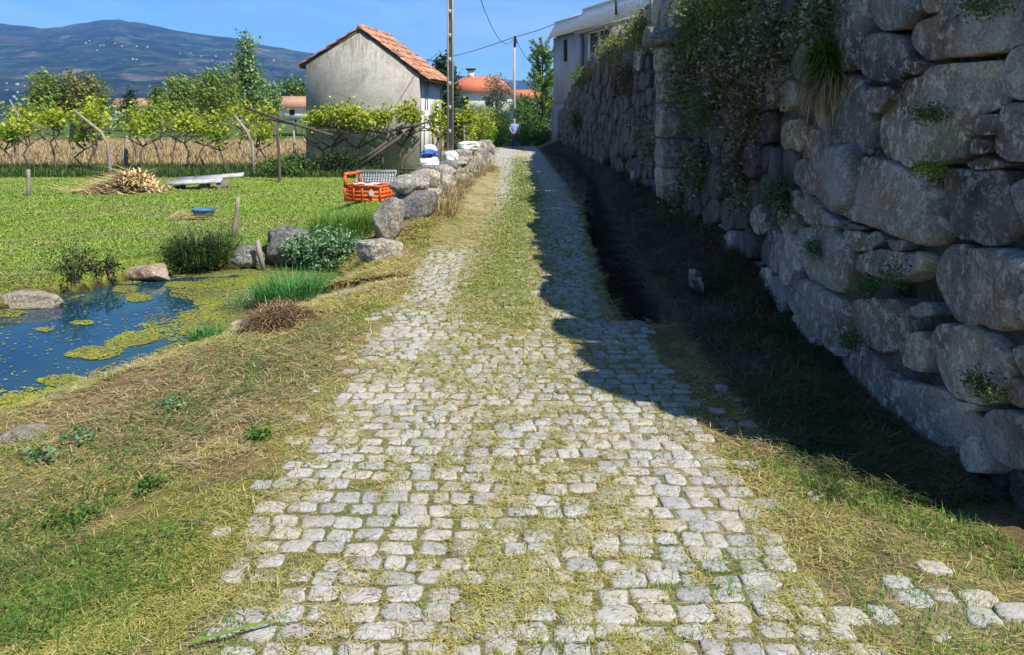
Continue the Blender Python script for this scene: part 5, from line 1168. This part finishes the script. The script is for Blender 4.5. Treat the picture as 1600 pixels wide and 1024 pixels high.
for k in range(4): body.tube([(-.07,-.15,.88+.017*k),(-.03,-.155,.875+.018*k),(.0,-.15,.87+.018*k)],[.010,.009,.007],5)
body.tube([(-.08,-.155,.93),(-.06,-.16,.965),(-.04,-.16,.975)],[.011,.010,.007],5)
for s_ in (-1,1): body.tube([(s_*.072,.14,1.54),(s_*.088,.13,1.56),(s_*.08,.13,1.59)],[.012,.016,.010],5)
body.tube([(0,.235,1.58),(0,.262,1.545),(0,.24,1.53)],[.010,.014,.010],5)
for s_ in (-1,1): body.tube([(s_*.03,.222,1.575),(s_*.03,.234,1.575)],[.012,.008],6)
body.tube([(-.028,.222,1.49),(0,.234,1.488),(.028,.222,1.49)],[.006,.009,.006],5)
body.obj('body',M['skin'],per,True)
SN=[((0,.0,.90),(.165,.125)),((0,.02,1.05),(.155,.12)),((0,.055,1.24),(.185,.13)),((0,.085,1.35),(.105,.09)),((.18,.065,1.32),.078),((.255,-.005,1.09),.058),((.258,.03,.95),.046),((-.18,.065,1.32),.078),((-.258,-.035,1.09),.058),((-.19,-.10,.98),.046)]
skinmesh(SN,[(0,1),(1,2),(2,3),(2,4),(4,5),(5,6),(2,7),(7,8),(8,9)]).obj('shirt',M['shirt'],per,True)
TN=[((0,0,.93),(.15,.115)),((0,0,.86),(.16,.12)),((.095,0,.78),.105),((.10,.05,.47),.080),((.095,-.03,.12),.066),((-.095,0,.78),.105),((-.10,.12,.47),.080),((-.095,.20,.12),.066)]
skinmesh(TN,[(0,1),(1,2),(2,3),(3,4),(1,5),(5,6),(6,7)]).obj('trousers',M['trouser'],per,True)
robj(rock(MB(),(0,.135,1.60),(.17,.205,.17),5,0,2.1,.06,8),'hair',M['hair'],per)
for x,yq in ((.10,.04),(-.10,.26)): robj(rock(MB(),(x,yq,.045),(.10,.27,.09),6,0,2.6,.05,7),'shoe',M['shoe'],per)

# ================================================================== hills
PU=[-700,-300,-100,0,30,60,100,150,185,215,250,285,330,360,400,430,470,500,600,690,760]
PV=[80,55,45,37,40,43,41,32,28,34,40,47,55,58,66,73,80,86,100,112,126]
def hills(name,us,Y0,Yp,Y1,pu,pv,mat,amp,ny=90,seed=0,zb=-30):
    YY=np.concatenate([np.linspace(Y0,Yp,ny),np.linspace(Yp,Y1,20)[1:]]); U,Yg=np.meshgrid(us,YY); X=(U-800)/F*Yg
    zr=H+(V0-np.interp(U,pu,pv))/F*Yp; t=(Yg-Y0)/(Yp-Y0)
    pr=np.where(t<=1,.35*t+.65*t**1.7,1-.6*((Yg-Yp)/(Y1-Yp))**1.3)
    nz=(fbm(X/420+seed,Yg/420,0,101,5)-.5)*amp*np.sin(np.clip(t,0,1)*math.pi*.93)+(fbm(X/60,Yg/60,0,103,4)-.5)*16*np.clip(t*3,0,1)
    Z=zb+(zr-zb)*pr+nz; idx=np.arange(U.size).reshape(U.shape)
    q=np.stack([idx[:-1,:-1],idx[:-1,1:],idx[1:,1:],idx[1:,:-1]],-1).reshape(-1,4)
    o=MB().add(np.stack([X,Yg,Z],-1).reshape(-1,3),None,q).obj(name,mat,None,True); return struct(o),(U,Yg,Z,X)
def hillmat():
    m,nt,b,out=newmat('forested_hill'); vec,g=coords(nt)
    n=noise(nt,.006,8,.68,vec,.4); r=ramp(nt,[(.30,(.004,.012,.010)),(.44,(.010,.026,.016)),(.53,(.022,.045,.024)),(.60,(.07,.058,.045)),(.66,(.03,.07,.025)),(.75,(.10,.13,.05))]); nt.links.new(n.outputs[0],r.inputs[0]); c=r.outputs[0]
    n2=noise(nt,.0042,4,.6,vec,.8); r2=ramp(nt,[(.58,(0,0,0)),(.66,(.6,.6,.6))]); nt.links.new(n2.outputs[0],r2.inputs[0]); c=mixc(nt,r2.outputs[0],c,(.24,.18,.13))
    n4=noise(nt,.011,3,.6,vec,.5); r4=ramp(nt,[(.57,(0,0,0)),(.67,(.6,.6,.6))]); nt.links.new(n4.outputs[0],r4.inputs[0]); c=mixc(nt,r4.outputs[0],c,(.08,.14,.05))
    n3=noise(nt,.06,6,.8,vec); r3=ramp(nt,[(.3,(.25,.28,.3)),(.55,(1.2,1.25,1.2)),(.72,(2.6,2.5,2.2))]); nt.links.new(n3.outputs[0],r3.inputs[0]); c=mixc(nt,1,c,r3.outputs[0],'MULTIPLY')
    nt.links.new(c,b.inputs['Base Color']); b.inputs['Roughness'].default_value=1; b.inputs['Specular IOR Level'].default_value=0
    bump(nt,b,n3.outputs[0],1,8); return m
HM=hillmat()
hill,(HU,HY,HZ,HX)=hills('hills',np.linspace(-700,760,260),900,3200,4600,PU,PV,HM,110)
hills('far_hills',np.linspace(350,1700,90),3400,4300,4800,[350,640,700,760,800,850,1000,1300,1700],[112,112,118,121,124,127,122,118,110],HM,60,30,7)
# little houses scattered on the hillside
def hillpt(u,v):
    j=int(np.argmin(np.abs(HU[0]-u))); vv=V0-(HZ[:90,j]-H)/HY[:90,j]*F; k=int(np.argmin(np.abs(vv-v))); return (HX[k,j],HY[k,j],HZ[k,j])
wm=MB(); wm.box((0,0,3),(12,10,8)); vr=MB().add([(-7,-6,7),(7,-6,7),(7,6,7),(-7,6,7),(-7,0,10.5),(7,0,10.5)],[(1,2,5),(3,0,4)],[(0,1,5,4),(2,3,4,5)])
t0=empty('village_house',(0,0,0),'','house','village houses on the hillside'); w0=wm.obj('wall',M['white'],t0); r0=vr.obj('roof',M['browntile'],t0)
VH=[(133,68),(142,66),(150,69),(158,72),(146,75),(165,73),(180,70),(186,74),(193,73),(198,77),(150,80),(213,73),(222,72),(232,74),(238,75),(205,92),(214,94),(236,93),(283,84),(292,86),(300,84),(312,88),(325,86),(340,88),(350,92),(330,95),(8,132),(16,136),(26,133),(36,140),(12,143),(30,147),(44,150),(20,152),(6,150),(40,134),(455,118),(440,110),(430,96),(410,100)]
vlabs=['tiny pale village house among the cluster high on the hill','tiny pale house on the mid slope right of the village','tiny pale house of the valley settlement at left edge','tiny pale house on the hillside near the shed roof']
VH=[h_ for k_,h_ in enumerate(VH) if k_%5 not in (2,4)]
for i,(u,v) in enumerate(VH):
    t=t0 if i==0 else t0.copy()
    if i:
        COL.objects.link(t)
        for c in (w0,r0): d=c.copy(); d.parent=t; COL.objects.link(d)
    p=hillpt(u,v); t.location=p; t.rotation_euler=(0,0,random.uniform(-.6,.6)); s_=random.uniform(.28,.5); t.scale=(s_,)*3
    t['label']=vlabs[0 if v<82 and u<245 else 2 if u<50 else 3 if u>400 else 1]
    t['group']=['village houses high on the hill','houses on the mid slope','houses of the valley settlement','houses on the slope near the shed roof'][0 if v<82 and u<245 else 2 if u<50 else 3 if u>400 else 1]

# ================================================================== air, sky, sun, camera
hz=MB().box((0,2500,215),(9000,5120,560)).obj('haze',M['white']); hz.data.materials.clear()
m=bpy.data.materials.new('haze_air'); m.use_nodes=True; nt=m.node_tree; nt.nodes.clear(); out=nt.nodes.new('ShaderNodeOutputMaterial'); pv=nt.nodes.new('ShaderNodeVolumePrincipled')
pv.inputs['Color'].default_value=(.20,.44,1,1); pv.inputs['Density'].default_value=HAZE; pv.inputs['Anisotropy'].default_value=.0; nt.links.new(pv.outputs[0],out.inputs['Volume']); hz.data.materials.append(m); hz['kind']='stuff'; hz['label']='thin blue haze fading the distant hills'; hz['category']='haze'

EL=R(53); AZ=math.atan2(.73,-.68)
w=bpy.data.worlds.new('World'); sc.world=w; w.use_nodes=True; nt=w.node_tree; bg=nt.nodes['Background']
sky=nt.nodes.new('ShaderNodeTexSky'); sky.sky_type='NISHITA'; sky.sun_disc=False; sky.sun_elevation=EL; sky.sun_rotation=AZ; sky.air_density=1.0; sky.dust_density=.0; sky.ozone_density=2.5
tc=nt.nodes.new('ShaderNodeTexCoord'); mp=nt.nodes.new('ShaderNodeMapping'); mp.inputs['Scale'].default_value=(1.2,1.2,5); nt.links.new(tc.outputs['Generated'],mp.inputs[0])
n=noise(nt,2.6,7,.62,mp.outputs[0],.6); r=ramp(nt,[(.46,(0,0,0)),(.78,(.5,.5,.5))]); nt.links.new(n.outputs[0],r.inputs[0])
c=mixc(nt,1.0,sky.outputs[0],(.58,.98,1.38),'MULTIPLY'); c=mixc(nt,r.outputs[0],c,(7.0,9.0,11.0)); nt.links.new(c,bg.inputs['Color']); bg.inputs['Strength'].default_value=SKY
s=bpy.data.lights.new('sun','SUN'); s.energy=SUN; s.angle=R(.5); s.color=(1,.95,.87); so=bpy.data.objects.new('sun',s); COL.objects.link(so)
sv=Vector((math.sin(AZ)*math.cos(EL),math.cos(AZ)*math.cos(EL),math.sin(EL))); so.rotation_euler=sv.to_track_quat('Z','Y').to_euler()
cd=bpy.data.cameras.new('camera'); cam=bpy.data.objects.new('camera',cd); COL.objects.link(cam); sc.camera=cam
cd.sensor_width=36; cd.lens=36*F/1600; cd.shift_y=-(512-V0)/1600; cd.clip_start=.05; cd.clip_end=20000
cam.location=(0,0,H); cam.rotation_euler=(R(90),0,0)
vs=sc.view_settings; vs.view_transform='Standard'; vs.look='None'; vs.exposure=EXPO; vs.gamma=1; vs.use_curve_mapping=False
sc.cycles.volume_bounces=0; sc.cycles.max_bounces=6; sc.cycles.transparent_max_bounces=8
